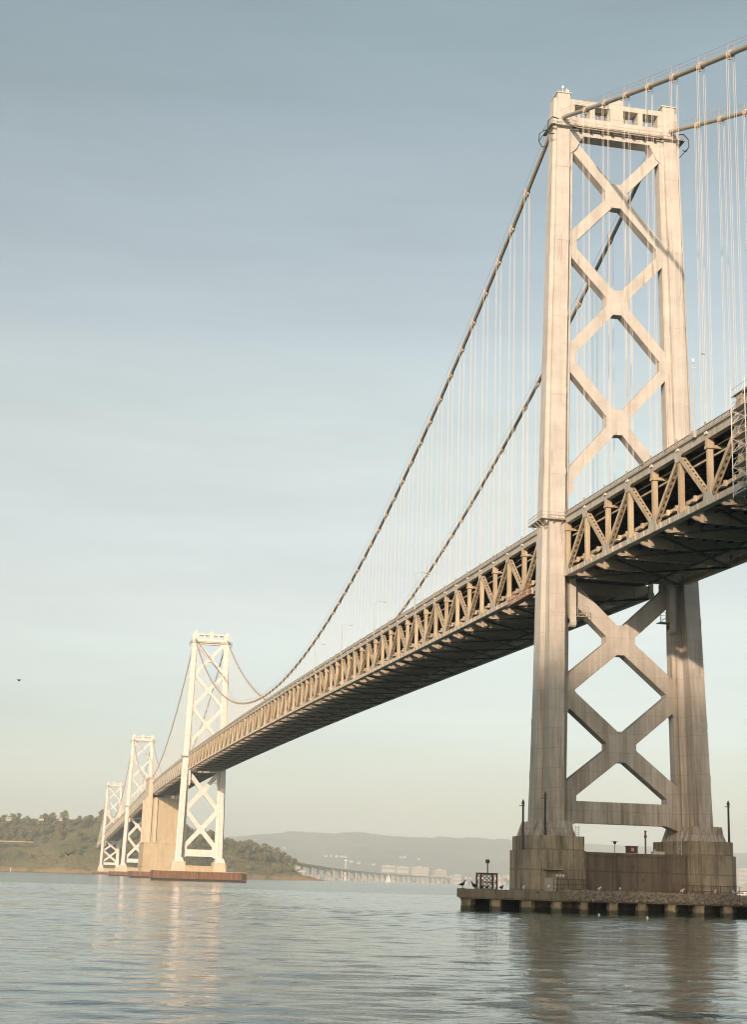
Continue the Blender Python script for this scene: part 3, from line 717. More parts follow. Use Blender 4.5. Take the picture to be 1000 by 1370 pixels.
gn = thing('maintenance_gantry', 'work platform with railing slung under the far edge of the near stretch', 'work platform', (14.5, 0, 54))
m = MB()
za_, zb2 = 55.0, 51.0; ya_, yb2 = 12.5 - 25, -62
m.beam((14.6, -5, 55.6), (14.6, -62, 54.1 - 1.2), (1, 0, 0), 1.3, .14)
m.build('floor', M['black'], gn)
m = MB()
for k in range(20):
    t = k / 19; y = -5 - 57 * t; z = 55.65 - 2.7 * t; m.box(15.15, 15.22, y - .04, y + .04, z, z + 1.15)
for h in (.6, 1.15): m.beam((15.2, -5, 55.65 + h), (15.2, -62, 52.95 + h), (1, 0, 0), .06, .06)
for k in range(6):
    t = k / 5; y = -6 - 54 * t; m.tube([(14.2, y, 55.6 - 2.6 * t), (10.3, y, 53.2 - 1.1 * t)], .06, 6)
m.build('guard_rail', M['lamp'], gn)

wk = thing('work_cradle', 'cluttered orange work cradle hanging on the truss left of the near tower', 'work platform', (-10.9, 12, 52))
m = MB(); m.box(-11.9, -10.6, 8.2, 22, 52.0, 52.12)
for k in range(24):
    y = 8.3 + .58 * k; m.tube([(-11.8, y, 52.1), (-11.8 + random.uniform(-.2, .5), y + random.uniform(-.9, .9), 52.1 + random.uniform(.9, 2.1))], .05, 5)
for h in (.6, 1.2): m.tube([(-11.85, 8.2, 52.1 + h), (-11.85, 22, 52.4 + h)], .05, 5)
m.build('railing', M['orange'], wk)
m = MB()
for k in range(16):
    y = random.uniform(8.6, 20.5); x = random.uniform(-11.6, -10.9); s_ = random.uniform(.15, .42); m.box(x - s_ / 2, x + s_ / 2, y - s_, y + s_, 52.12, 52.12 + random.uniform(.3, 1.1))
m.build('equipment', M['band'], wk)

# small fittings on the near pier
def pole(x, y, z0, z1, label):
    o = thing('mooring_pole', label, 'pole', (x, y, z0), 'dark poles on the near pier')
    m = MB(); m.tube([(x, y, z0), (x, y, z1)], [.19, .15], 10); m.build('shaft', M['black'], o)
    m = MB(); m.tube([(x, y, z1), (x, y, z1 + .3), (x, y, z1 + .75)], [.25, .23, .04], 10); m.box(x - .6, x + .3, y - .05, y + .05, z1 - .3, z1 - .18); m.build('cap', M['darkred'], o)
pole(-17.2, -5.5, 9.1, 16.0, 'dark pole standing at the outer end of the pier, left of the tower')
pole(-14.75, -8.95, 11.2, 17.1, 'dark pole in front of the left tower leg')
pole(15.6, -8.6, 11.2, 17.0, 'dark pole standing at the right end of the pier')

bt = thing('navigation_beacon', 'red lattice beacon stand with a lamp on the left end of the platform', 'beacon', (-24.6, -11.5, 2.9))
m = MB(); x0_, x1_, y0_, y1_, z0_, z1_ = -25.9, -23.4, -12.6, -10.4, 2.9, 5.2
for x in (x0_, x1_):
    for y in (y0_, y1_): m.box(x - .11, x + .11, y - .11, y + .11, z0_, z1_)
for z in (z0_ + .15, (z0_ + z1_) / 2, z1_):
    for y in (y0_, y1_): m.beam((x0_, y, z), (x1_, y, z), (0, 1, 0), .13, .13)
    for x in (x0_, x1_): m.beam((x, y0_, z), (x, y1_, z), (1, 0, 0), .13, .13)
xm = (x0_ + x1_) / 2
for y in (y0_, y1_):
    for za, zc in ((z0_ + .15, (z0_ + z1_) / 2), ((z0_ + z1_) / 2, z1_)):
        m.beam((x0_, y, za), (xm, y, zc), (0, 1, 0), .1, .1); m.beam((xm, y, za), (x0_, y, zc), (0, 1, 0), .1, .1); m.beam((xm, y, za), (x1_, y, zc), (0, 1, 0), .1, .1); m.beam((x1_, y, za), (xm, y, zc), (0, 1, 0), .1, .1)
m.box(x0_ - .15, x1_ + .15, y0_ - .15, y1_ + .15, z1_ + .07, z1_ + .2)
m.build('lattice_stand', M['darkred'], bt)
m = MB(); m.tube([(xm + .1, -11.5, z1_ + .2), (xm + .1, -11.5, z1_ + 1.6)], .09, 8); m.tube([(xm + .1, -11.5, z1_ + 1.6), (xm + .1, -11.5, z1_ + 2.15)], .3, 10); m.build('lamp', M['black'], bt)

cb = thing('equipment_cabinet', 'small dark red cabinet on top of the connecting wall', 'cabinet', (-.5, -7.5, 9))
m = MB(); m.box(-1.0, .55, -8.2, -7.0, 9.12, 10.1); m.box(-1.1, .65, -8.3, -6.9, 10.1, 10.2); m.build('housing', M['darkred'], cb)
m = MB(); m.box(-.5, -.1, -8.23, -8.2, 9.4, 9.9); m.build('panel', M['lamp'], cb)
fl = thing('floodlight', 'small floodlight on a thin stem on the connecting wall', 'floodlight', (-3.2, -8, 9))
m = MB(); m.tube([(-3.2, -8, 9.0), (-3.2, -8, 10.5)], .05, 6); m.box(-3.8, -2.6, -8.03, -7.97, 10.75, 10.81); m.build('stem', M['black'], fl)
m = MB(); m.tube([(-3.2, -8.2, 10.6), (-3.2, -7.9, 10.6)], [.26, .18], 10); m.build('lamp', M['black'], fl)
vp = thing('vent_pipe', 'upright rusty pipe with a collar on the connecting wall', 'pipe', (1.9, -8, 9))
m = MB(); m.tube([(1.9, -8, 9.0), (1.9, -8, 12.4)], .14, 8); m.tube([(1.9, -8, 11.5), (1.9, -8, 11.9)], .24, 8); m.tube([(1.9, -8, 12.4), (1.9, -8, 12.6)], .2, 8); m.build('pipe', M['darkred'], vp)
bx = thing('junction_box', 'low grey box lying on the connecting wall right of the rusty pipe', 'box', (4, -8, 9))
m = MB(); m.box(3.1, 4.9, -8.3, -7.2, 9.08, 9.5); m.box(3.3, 3.5, -8.2, -8.0, 9.5, 9.8); m.build('body', M['lamp'], bx)
def ladder(x, y, z0, z1, label):
    o = thing('ladder', label, 'ladder', (x, y, z0)); m = MB()
    for dx in (-.3, .3): m.tube([(x + dx, y, z0), (x + dx, y, z1)], .05, 6)
    k = z0 + .3
    while k < z1: m.tube([(x - .3, y, k), (x + .3, y, k)], .035, 6); k += .35
    m.build('rails', M['lamp'], o)
ladder(-9.4, -8.4, 11.3, 13.0, 'short ladder hoop on the left pedestal top beside the leg')
ladder(7.4, -8.4, 9.05, 12.6, 'short ladder against the left side of the right pedestal')
rg = thing('pier_railing', 'brown pipe railing along the foot of the right pedestal', 'railing', (13, -10, 3))
m = MB()
for k in range(8): x = 5.5 + 1.55 * k; m.tube([(x, -10.2, 2.85), (x, -10.2, 4.6)], .05, 6)
for z in (3.7, 4.55): m.tube([(5.5, -10.2, z), (17, -10.2, z)], .05, 6)
m.build('pipe_frame', M['darkred'], rg)
rg = thing('pier_railing', 'brown pipe railing along the foot of the left pedestal', 'railing', (-10, -10, 3))
m = MB()
for k in range(6): x = -13.8 + 1.2 * k; m.tube([(x, -10.2, 2.85), (x, -10.2, 4.9)], .06, 6)
for z in (3.4, 4.1, 4.85): m.tube([(-13.8, -10.2, z), (-7.8, -10.2, z)], .05, 6)
m.build('pipe_frame', M['darkred'], rg)
sb = thing('utility_shed', 'small grey utility box with white gauges against the left pedestal', 'utility box', (-14, -9.9, 3))
m = MB(); m.box(-15.2, -13.4, -10.2, -9.5, 2.9, 5.0); m.box(-15.3, -12.3, -10.5, -9.46, 6.2, 6.3); m.build('cabinet', M['rail'], sb)
m = MB()
for k in range(3): m.box(-13.2 + .5 * k, -12.9 + .5 * k, -9.75, -9.5, 5.2, 5.55)
m.build('gauge', M['white'], sb)

# ------------------------------------------------------------------ birds
def standing_bird(x, y, z, h, mat, label, cat, group, yaw=0., name='gull'):
    c, s = math.cos(yaw), math.sin(yaw)
    def P_(a, b, k): return (x + (a * c - b * s) * h, y + (a * s + b * c) * h, z + k * h)
    root = thing(name, label, cat, (x, y, z), group)
    m = MB(); m.tube([P_(-.62, 0, .42), P_(-.4, 0, .47), P_(-.1, 0, .5), P_(.18, 0, .58), P_(.28, 0, .72), P_(.31, 0, .86), P_(.36, 0, .95), P_(.44, 0, .95), P_(.60, 0, .92)], [.03, .12, .2, .2, .13, .09, .105, .08, .015], 10)
    for b in (-.07, .07): m.tube([P_(0, b, .36), P_(.02, b, .02), P_(.12, b, .005)], [.04, .025, .02], 6)
    m.build('body', mat, root, True)
    m = MB()
    for b in (-.17, .17): m.tube([P_(.12, b, .56), P_(-.15, b * 1.1, .52), P_(-.5, b * .6, .43)], [.03, .1, .01], 8)
    m.build('wing', M['feather_grey'] if mat is M['feather_white'] else mat, root, True)
for i, (x, hh) in enumerate(((-28.9, 1.15), (-26.9, 1.0), (-26.6, .85))):
    standing_bird(x, -13.4 + i * .7, 3.06, hh, M['feather_black'], 'black cormorant perched on the left end of the platform', 'cormorant', 'cormorants on the platform', 2.6 if i % 2 else .4, 'cormorant')
for x in (-26.0, -25.2, -23.0):
    standing_bird(x, -13.7, 3.06, .6, M['feather_black'], 'small dark bird sitting beside the red beacon stand', 'cormorant', 'cormorants on the platform', .2, 'cormorant')
for i, (x, y, z) in enumerate(((-19.5, -13.3, 3.1), (-7.4, -12.6, 3.3), (-4.2, -12.8, 3.3), (6.0, -12.4, 3.4), (11.2, -12.7, 3.4), (14.1, -13.0, 3.35), (14.7, -12.9, 3.3), (-14.9, -11.2, 3.3))):
    standing_bird(x, y, z, .62, M['feather_white'], 'white gull standing on the rubble in front of the near pier', 'gull', 'gulls on the rubble', random.uniform(-2, 2))
for px, py in ((802, 1226), (867, 1230)):
    v = ray_dir(px, py); q = CAM + v * (-CAM.z / v.z)
    standing_bird(q.x, q.y, -.2, .55, M['feather_white'], 'white gull floating on the water, %s the platform' % ('nearest' if px < 830 else 'farther out from'), 'gull', 'gulls on the water', 1.2)
def flying_bird(px, py, d, span, label, mat, wing_up, yaw):
    p = at_dist(px, py, d); root = thing('flying_gull', label, 'gull', p, 'birds in flight')
    c, s = math.cos(yaw), math.sin(yaw)
    def P_(a, b, k): return (p.x + a * c - b * s, p.y + a * s + b * c, p.z + k)
    m = MB(); L = span * .4; m.tube([P_(0, -L * .6, 0), P_(0, -L * .3, .02), P_(0, 0, .03), P_(0, L * .3, .05), P_(0, L * .5, .04)], [.02, .07, .1, .07, .015], 8); m.build('body', mat, root, True)
    for t in (-1, 1):
        m = MB(); h = span / 2
        ch = .13 * span
        ring = [(t * .05, ch * .8, .05), (t * h * .45, ch * 1.0, wing_up * .9 * h), (t * h, -ch * .2, wing_up * h - .22 * h), (t * h * .45, -ch * .5, wing_up * .9 * h), (t * .05, -ch * .6, .05)]
        m.prism([P_(*q) for q in ring], (0, 0, .03)); m.build('wing', mat, root)
flying_bird(91, 1144, 175, 1.35, 'dark gull with arched wings flying low in front of the island', M['feather_grey'], .35, .3)
flying_bird(25, 911, 260, 1.2, 'tiny dark bird high in the sky at the left edge', M['feather_grey'], .5, .9)
flying_bird(941, 474, 260, 1.2, 'tiny dark bird gliding right of the near tower', M['feather_grey'], .1, .2)

# ------------------------------------------------------------------ water
import numpy as np
m, nt, b = new_mat('bay_water')
b.inputs['Base Color'].default_value = (.042, .10, .083, 1); b.inputs['Roughness'].default_value = .015; b.inputs['IOR'].default_value = 1.333
h1 = noise(nt, mapping(nt, (.16, .30, 1)), 1, 3, .5); h2 = noise(nt, mapping(nt, (.55, 1.0, 1)), 1, 3, .55); h3 = noise(nt, mapping(nt, (2.6, 4.4, 1)), 1, 3, .6)
hh = math_n(nt, 'ADD', math_n(nt, 'MULTIPLY', h1, .26), math_n(nt, 'MULTIPLY', h2, .14)); hh = math_n(nt, 'ADD', hh, math_n(nt, 'MULTIPLY', h3, .035))
bp = N(nt, 'ShaderNodeBump'); bp.inputs['Distance'].default_value = 1.0; bp.inputs['Strength'].default_value = .38
nt.links.new(hh, bp.inputs['Height']); nt.links.new(bp.outputs[0], b.inputs['Normal'])
M['water'] = m
m_far = m.copy(); m_far.name = 'bay_water_open'       # open water beyond the meshed ripples: the same ripples as bump only
for n_ in m_far.node_tree.nodes:
    if n_.type == 'BUMP': n_.inputs['Strength'].default_value = 1.0
    if n_.type == 'BSDF_PRINCIPLED': n_.inputs['Roughness'].default_value = .12
# a finely meshed sheet of real ripples round the bridge pier, set into the wide flat bay
WX0, WX1, WY0, WY1, WS = -146., 76., -212., 240., .34
gx = np.arange(WX0, WX1 + .01, WS); gy = np.arange(WY0, WY1 + .01, WS); GX, GY = np.meshgrid(gx, gy); Z = np.zeros_like(GX)
rg_ = np.random.RandomState(3)
for k in range(72):
    lam = 1.2 * (7.5 / 1.2) ** rg_.rand(); th = math.pi / 2 - .28 + rg_.normal(0, .42); kk = 2 * math.pi / lam
    slope = .0142 * (1.0 if lam < 4 else .5); Z += slope / kk * np.sin(kk * (math.cos(th) * GX + math.sin(th) * GY) + rg_.rand() * 6.28)
calm = .62 + .38 * np.sin(GX * .031 + 1.2 * np.sin(GY * .021)) * np.sin(GY * .043 + .9 * np.sin(GX * .017 + 2.))
edge = np.clip(np.minimum(np.minimum(GX - WX0, WX1 - GX), np.minimum(GY - WY0, WY1 - GY)) / 12, 0, 1)
Z *= calm * edge
ny, nx = Z.shape; co = np.stack([GX, GY, Z], -1).reshape(-1, 3); nv = len(co)
idx = np.arange(nv).reshape(ny, nx); quads = np.stack([idx[:-1, :-1], idx[:-1, 1:], idx[1:, 1:], idx[1:, :-1]], -1).reshape(-1, 4)
fx0, fx1, fy0, fy1 = gx[0], gx[-1], gy[0], gy[-1]; BX0, BX1, BY0, BY1 = -9000, 12000, -2600, 15000
frame = np.array([(BX0, BY0, 0), (BX1, BY0, 0), (BX1, BY1, 0), (BX0, BY1, 0), (fx0, fy0, 0), (fx1, fy0, 0), (fx1, fy1, 0), (fx0, fy1, 0)], float)
fq = np.array([(0, 1, 5, 4), (1, 2, 6, 5), (2, 3, 7, 6), (3, 0, 4, 7)]) + nv
co = np.concatenate([co, frame]); quads = np.concatenate([quads, fq])
me = bpy.data.meshes.new('water'); me.vertices.add(len(co)); me.vertices.foreach_set('co', co.ravel()); me.loops.add(quads.size); me.loops.foreach_set('vertex_index', quads.ravel().astype(np.int32))
me.polygons.add(len(quads)); me.polygons.foreach_set('loop_start', np.arange(0, quads.size, 4, dtype=np.int32)); me.polygons.foreach_set('loop_total', np.full(len(quads), 4, np.int32)); me.polygons.foreach_set('use_smooth', [True] * (len(quads) - 4) + [False] * 4)
me.update(calc_edges=True); me.materials.append(m); me.materials.append(m_far)
me.polygons.foreach_set('material_index', np.r_[np.zeros(len(quads) - 4, np.int32), np.ones(4, np.int32)])
tag(link('water', me), 'grey green bay water with small ripples', 'water', kind='structure')

# ------------------------------------------------------------------ island
from mathutils import noise as mn
def fbm(x, y, s, o=4):
    v = 0; a = 1; t = 0
    for k in range(o): v += a * mn.noise((x / s, y / s, k * 7.3)); t += a; a *= .5; s *= .5
    return v / t
SKY = [(-700, 60), (-420, 70), (-300, 84), (-171, 82), (-142, 92), (-60, 91), (0, 92), (60, 90), (130, 80), (190, 68), (240, 52), (280, 47), (312, 40), (334, 32), (347, 18), (356, 6), (375, 3.5), (392, 1.0), (405, -2), (500, -4)]
def ih(x, y):
    t = lerp_tab(SKY, x)
    ys0 = 2395 + 26 * mn.noise((x / 90., 3.1, 0)) + max(0, x - 150) * .22
    u_ = (y - ys0) / (70 + max(0., t) * 2.0)
    if u_ < 0: return -3.
    k = min(1., u_); prof = (1 - (1 - k) ** 1.7)
    back = 1 - max(0, (y - 2760) / 420) ** 2
    base = 5.5 * min(1, u_ * 14)                         # low earth bluff along the shore
    z = min(base, max(t, -2)) + max(0, t - 5) * prof * max(0, back)
    z += fbm(x, y, 70) * 9 * min(1, u_ * 2.5) * min(1, max(0, t) / 30)
    return z if back > 0 else -3.
m = MB(); NX, NY = 190, 90; X0, X1, Y0_, Y1_ = -700, 470, 2350, 3180
for j in range(NY + 1):
    for i in range(NX + 1):
        x = X0 + (X1 - X0) * i / NX; y = Y0_ + (Y1_ - Y0_) * (j / NY) ** 1.5; m.v.append((x, y, ih(x, y)))
for j in range(NY):
    for i in range(NX): a = j * (NX + 1) + i; m.f.append((a, a + 1, a + NX + 2, a + NX + 1))
mat, nt, b = new_mat('island_soil')
v1 = mapping(nt, (1, 1, 1)); c = mix(nt, ramp(nt, noise(nt, v1, .02, 5), .42, .58), (.09, .095, .035), (.16, .13, .06))
tc = N(nt, 'ShaderNodeTexCoord'); sp = N(nt, 'ShaderNodeSeparateXYZ'); nt.links.new(tc.outputs['Object'], sp.inputs[0])
lowf = ramp(nt, math_n(nt, 'ADD', math_n(nt, 'MULTIPLY', sp.outputs[2], .05), math_n(nt, 'MULTIPLY', noise(nt, v1, .035, 4), .7)), .55, .78, (1, 1, 1, 1), (0, 0, 0, 1))
c = mix(nt, math_n(nt, 'MULTIPLY', lowf, ramp(nt, noise(nt, v1, .05, 4), .38, .5)), c, (.27, .165, .085))
c = mix(nt, ramp(nt, noise(nt, v1, .011, 3), .63, .68), c, (.30, .19, .11))
nt.links.new(c, b.inputs['Base Color']); b.inputs['Roughness'].default_value = 1
tag(m.build('island_terrain', mat, smooth=True), 'steep island hillside with bare earth cliffs along the shore', 'island', kind='structure')
# leaves
def leaf_mat(name, c0, c1, c2):
    m, nt, b = new_mat(name)
    v1 = mapping(nt, (1, 1, 1)); oi = N(nt, 'ShaderNodeObjectInfo')
    c = mix(nt, ramp(nt, noise(nt, v1, .35, 3), .35, .65), c0, c1); c = mix(nt, math_n(nt, 'MULTIPLY', oi.outputs['Random'], .75), c, c2)
    nt.links.new(c, b.inputs['Base Color']); b.inputs['Roughness'].default_value = .8; return m
M['leaf'] = leaf_mat('tree_leaves', (.080, .09, .030), (.21, .185, .07), (.23, .195, .085))
M['scrub'] = leaf_mat('scrub_leaves', (.10, .105, .036), (.26, .21, .095), (.17, .16, .055))
M['bark'] = plain('bark', (.13, .10, .07), .9)
def tree_meshes(seed, h, wd, kind):
    rn = random.Random(seed); lobes = []
    for k in range(11):
        t = rn.random()
        if kind == 'cone': zc = h * (.22 + .72 * t); rr = wd * (.52 * (1 - t) + .10); off = wd * .30 * (1 - t)
        else: zc = h * (.34 + .52 * t); rr = wd * rn.uniform(.22, .36) * (1 - .35 * t); off = wd * .42 * (1 - .5 * t)
        a = rn.uniform(0, 6.28); lobes.append((Vector((math.cos(a) * off * rn.random(), math.sin(a) * off * rn.random(), zc)), rr))
    m = MB()
    for c, rr in lobes:
        for k in range(64):
            d = Vector((rn.gauss(0, 1), rn.gauss(0, 1), rn.gauss(0, .85))).normalized(); p = c + d * rr * rn.uniform(.55, 1.08)
            n_ = (d + Vector((rn.gauss(0, .5), rn.gauss(0, .5), rn.gauss(.2, .5)))).normalized(); u_ = n_.orthogonal().normalized(); w_ = n_.cross(u_); s_ = rn.uniform(.45, 1.15)
            m.add([p - u_ * s_, p - w_ * s_ * .6, p + u_ * s_, p + w_ * s_ * .6], [(0, 1, 2, 3)])
    t = MB(); t.tube([(0, 0, -1.5), (.1, .05, h * .3), (.2, -.1, h * .75)], [.5, .36, .1], 6)
    for k in range(5):
        c, rr = lobes[k * 2]; z = c.z * .6; t.tube([(.1, 0, z), tuple(c * 1.0)], [.16, .05], 5)
    cm = m.mesh('crown'); cm.materials.append(M['leaf']); tm = t.mesh('trunk'); tm.materials.append(M['bark']); return cm, tm
KINDS = [('broad', tree_meshes(1, 17, 13, 'broad'), 'rounded dark green tree in the dense wood on the island'), ('broad', tree_meshes(2, 21, 12, 'broad'), 'tall ragged tree in the wood on the island'),
         ('cone', tree_meshes(3, 20, 10, 'cone'), 'pointed conifer in the wood on the island'), ('broad', tree_meshes(4, 13, 12, 'broad'), 'low spreading tree on the island slope'), ('broad', tree_meshes(5, 24, 15, 'broad'), 'large domed tree in the wood on the island')]
placed = []; tries = 0
while len(placed) < 295 and tries < 60000:
    tries += 1
    x = random.uniform(-205, 352); t = lerp_tab(SKY, x)
    y = random.uniform(2425, 2640); z = ih(x, y)
    if z < (9 if x < 300 else 4.5) or (x > 352): continue
    up = z > .55 * t
    if not up and random.random() < .35: continue
    if abs(x) < 16 and y < 2540: continue
    if -70 < x < 20 and z < 70 and z > 55 and random.random() < .7: continue
    if any((x - a) ** 2 + (y - b_) ** 2 < (7.5 if up else 9.5) ** 2 for a, b_ in placed): continue
    placed.append((x, y))
    if not up: k = random.choice((3, 0, 3, 1))
    elif x > 235: k = random.choice((0, 4, 4, 1))
    else: k = random.choices(range(5), (4, 4, 1.5, 2, 2))[0]
    _, (cm, tm), lab = KINDS[k]
    root = thing('tree', lab, 'tree', (x, y, z - .6), 'trees covering the island')
    root['group'] = 'trees covering the island: ' + lab
    sc2 = random.uniform(.75, 1.1) * (1.0 if up else .75)
    for nm, me in (('trunk', tm), ('crown', cm)):
        o = bpy.data.objects.new(nm, me); COL.objects.link(o); o.parent = root
    root.scale = (sc2 * random.uniform(1.15, 1.5), sc2 * 1.3, sc2 * random.uniform(.8, 1.0)); root.rotation_euler = (0, 0, random.uniform(0, 6.28))
m = MB(); rn = random.Random(5); cnt = 0
while cnt < 7500:
    x = rn.uniform(-210, 385); y = 2390 + 330 * rn.random() ** 1.6; z = ih(x, y)
    if z < 4 or abs(x) < 12 and y < 2500: continue
    if z < 16 and mn.noise((x / 28., y / 28., 9)) > .05: continue
    if mn.noise((x / 45., y / 45., 4)) > .42: continue
    cnt += 1; s_ = rn.uniform(1.2, 3.6) * (1.5 if z > 45 else 1.0)
    for k in range(9):
        d = Vector((rn.gauss(0, 1), rn.gauss(0, 1), abs(rn.gauss(0, .9)))).normalized(); p = Vector((x, y, z)) + d * s_ * rn.uniform(.6, 1.1)
        u_ = d.orthogonal().normalized(); w_ = d.cross(u_); q = rn.uniform(.5, 1.0)
        m.add([p - u_ * q, p - w_ * q * .7, p + u_ * q, p + w_ * q * .7], [(0, 1, 2, 3)])
tag(m.build('undergrowth', M['scrub']), 'olive brown scrub covering the island slopes', 'scrub', kind='stuff')
# houses on the island
def house(px, py, d, w_, dp, h, label, flat=False):
    for k in range(400):      # walk along the line of sight to where the slope is met
        p = at_dist(px, py, 2380 + k)
        if ih(p.x, p.y) > p.z - .5: break
    else: p = at_dist(px, py, d)
    z = max(p.z, 0.5); root = thing('house', label, 'house', p)
    x, y = p.x, p.y
    m = MB(); m.box(x - w_ / 2, x + w_ / 2, y - dp / 2, y + dp / 2, z - 1.2, z + h); m.build('wall', M['town'], root)
    m = MB()
    if flat: m.box(x - w_ / 2 - .5, x + w_ / 2 + .5, y - dp / 2 - .5, y + dp / 2 + .5, z + h, z + h + .5)
    else: m.prism([(x - w_ / 2 - .5, y - dp / 2 - .5, z + h), (x - w_ / 2 - .5, y + dp / 2 + .5, z + h), (x - w_ / 2 - .5, y, z + h + dp * .28)], (w_ + 1, 0, 0))
    m.build('roof', M['lamp'] if not flat else M['under'], root)
    m = MB(); n = max(2, int(w_ / 3))
    for k in range(n): xx = x - w_ / 2 + w_ * (k + .5) / n; m.box(xx - .6, xx + .6, y - dp / 2 - .05, y - dp / 2 + .02, z + h * .45, z + h * .85)
    m.build('window', M['under'], root)
house(54.5, 1097, 2560, 9, 7, 2.6, 'white house half hidden among the trees on the island ridge', True)
house(81, 1097.5, 2560, 5, 5, 3, 'tiny pale hut among the ridge trees right of the white house')
house(11, 1097, 2610, 9, 7, 2.4, 'pale house at the left edge of the island ridge')
house(399, 1161.5, 2560, 6, 5, 2.6, 'small white house on the low point at the island end')
house(404, 1166, 2565, 11, 6, 2.2, 'long white boathouse by the water at the island point')
rw = tag(MB().box(-330, -118, 2452, 2456, 48.5, 49.8).build('retaining_wall', M['tan']), 'pale road wall cut across the wooded slope at the left edge', 'wall')
ab = thing('bridge_abutment', 'concrete abutment block where the last span meets the island', 'abutment', (0, 2490, 20))
MB().box(-13, 13, 2474, 2530, 0, 41).build('block', M['tan'], ab); MB().box(-14, 14, 2472, 2532, 41, 42.2).build('coping', M['tanlight'], ab)

# ------------------------------------------------------------------ far shore: hills, town, long low bridge
HP = [(-6000, 200), (-2500, 240), (300, 250), (1226, 262), (1700, 300), (2068, 326), (2400, 318), (2695, 332), (2901, 330), (3106, 322), (3500, 300), (4100, 290), (4586, 280), (7000, 230), (11000, 180)]
def hill_z(x, y):
    t = (y - 7600) / 5000
    rr = lerp_tab(HP, x * (10500 / y)); k = min(1, max(0., (t - .16) / .5)); prof = k * k * (3 - 2 * k)
    z = 4 + rr * prof * (1 + .10 * fbm(x, y, 900, 4)) + 75 * fbm(x + 500, y, 1500, 5) * min(1, k * 2.5) * (1 - .6 * max(0, k - .55) / .45) + 55 * fbm(x, y, 480, 5) * k + 22 * fbm(x, y, 120, 3) * k
    return z * (1 - max(0, t - .75) * 1.2)
m = MB(); NX, NY = 340, 70; X0, X1, Y0_, Y1_ = -3500, 7500, 7600, 12600
for j in range(NY + 1):
    for i in range(NX + 1):
        x = X0 + (X1 - X0) * i / NX; t = j / NY; y = Y0_ + (Y1_ - Y0_) * t
        z = hill_z(x, y)
        m.v.append((x, y, z))
for j in range(NY):
    for i in range(NX): a = j * (NX + 1) + i; m.f.append((a, a + 1, a + NX + 2, a + NX + 1))
mat, nt, b = new_mat('hill_cover'); v1 = mapping(nt, (1, 1, 1))
c = mix(nt, ramp(nt, noise(nt, v1, .0022, 7, .65), .42, .6), (.03, .05, .035), (.11, .11, .08)); c = mix(nt, math_n(nt, 'MULTIPLY', ramp(nt, noise(nt, v1, .016, 3), .66, .72), .7), c, (.42, .38, .33))
nt.links.new(c, b.inputs['Base Color']); b.inputs['Roughness'].default_value = 1
tag(m.build('hills', mat, smooth=True), 'long hazy range of hills beyond the bay', 'hills', kind='structure')

def city_block(px0, px1, py_top, d, label, group=None, mat='town', floors=4, dep=40):
    a = at_dist(px0, py_top, d); b_ = at_dist(px1, py_top, d); x0_, x1_ = a.x, b_.x; y = (a.y + b_.y) / 2; zt = max((a.z + b_.z) / 2, 12)
    root = thing('city_building', label, 'building', ((x0_ + x1_) / 2, y, 0), group)
    m = MB(); m.box(x0_, x1_, y, y + dep, 0, zt); m.build('wall', M[mat], root)
    m = MB(); m.box(x0_ - 1, x1_ + 1, y - 1, y + dep + 1, zt, zt + 1.5); m.box(x0_ + (x1_ - x0_) * .3, x0_ + (x1_ - x0_) * .55, y + 5, y + dep * .6, zt + 1.5, zt + 5); m.build('roof', M['lamp'], root)
    for k in range(floors):
        z = 4 + (zt - 5) * (k + .35) / floors; m = MB(); n = max(3, int((x1_ - x0_) / 9))
        for q in range(n): xx = x0_ + (x1_ - x0_) * (q + .5) / n; m.box(xx - 2.6, xx + 2.6, y - .3, y + .2, z, z + (zt - 5) / floors * .45)
        m.build('window_row', M['glassdark'], root)
city_block(552, 575, 1160.5, 7300, 'large pale building with window rows on the far shore, left of the sailboat', floors=6)
city_block(582, 598, 1164.5, 7300, 'tan slab building on the far shore right of the largest pale building', mat='town2', floors=5)
city_block(512, 530, 1158.5, 7700, 'wide low pale complex up the far shore above the sailboat', floors=3)
city_block(531, 548, 1160, 7700, 'pale block adjoining the wide complex on the far shore', floors=3)
city_block(607, 618, 1171, 7200, 'small bright building on the far shore near the pier platform', floors=2)
city_block(987, 1012, 1163, 7400, 'pale waterfront building seen right of the near pier', floors=5)
rn = random.Random(11)
for k in range(46):
    px = rn.uniform(410, 690) if k < 36 else rn.uniform(986, 1030); wd = rn.uniform(3, 9); pt_ = (1177 if px < 700 else 1184) - rn.uniform(1.5, 8.0)
    city_block(px, px + wd, pt_, rn.uniform(7200, 7600), 'small pale building in the low row along the far shore', 'low buildings along the far shore', rn.choice(('town', 'town2')), 1)
for k, (px, py) in enumerate(((436, 1146), (443, 1145.5), (450, 1146), (457, 1146.5), (462, 1147), (536, 1147.5), (541, 1147), (480, 1155), (500, 1157), (470, 1153), (560, 1150), (380, 1135))):
    
    for q in range(300):
        p = at_dist(px, py, 7700 + 12 * q)
        if hill_z(p.x, p.y) > p.z - 2: break
    root = thing('hillside_house', 'pale building catching the sun on the hazy far hillside', 'building', p, 'pale buildings on the far hills')
    w_ = rn.uniform(9, 26); m = MB(); m.box(p.x - w_ / 2, p.x + w_ / 2, p.y - 12, p.y + 12, p.z - 6, p.z + 5); m.build('wall', M['town'], root)
    m = MB(); m.prism([(p.x - w_ / 2 - 1, p.y - 13, p.z + 5), (p.x - w_ / 2 - 1, p.y + 13, p.z + 5), (p.x - w_ / 2 - 1, p.y, p.z + 9)], (w_ + 2, 0, 0)); m.build('roof', M['lamp'], root)
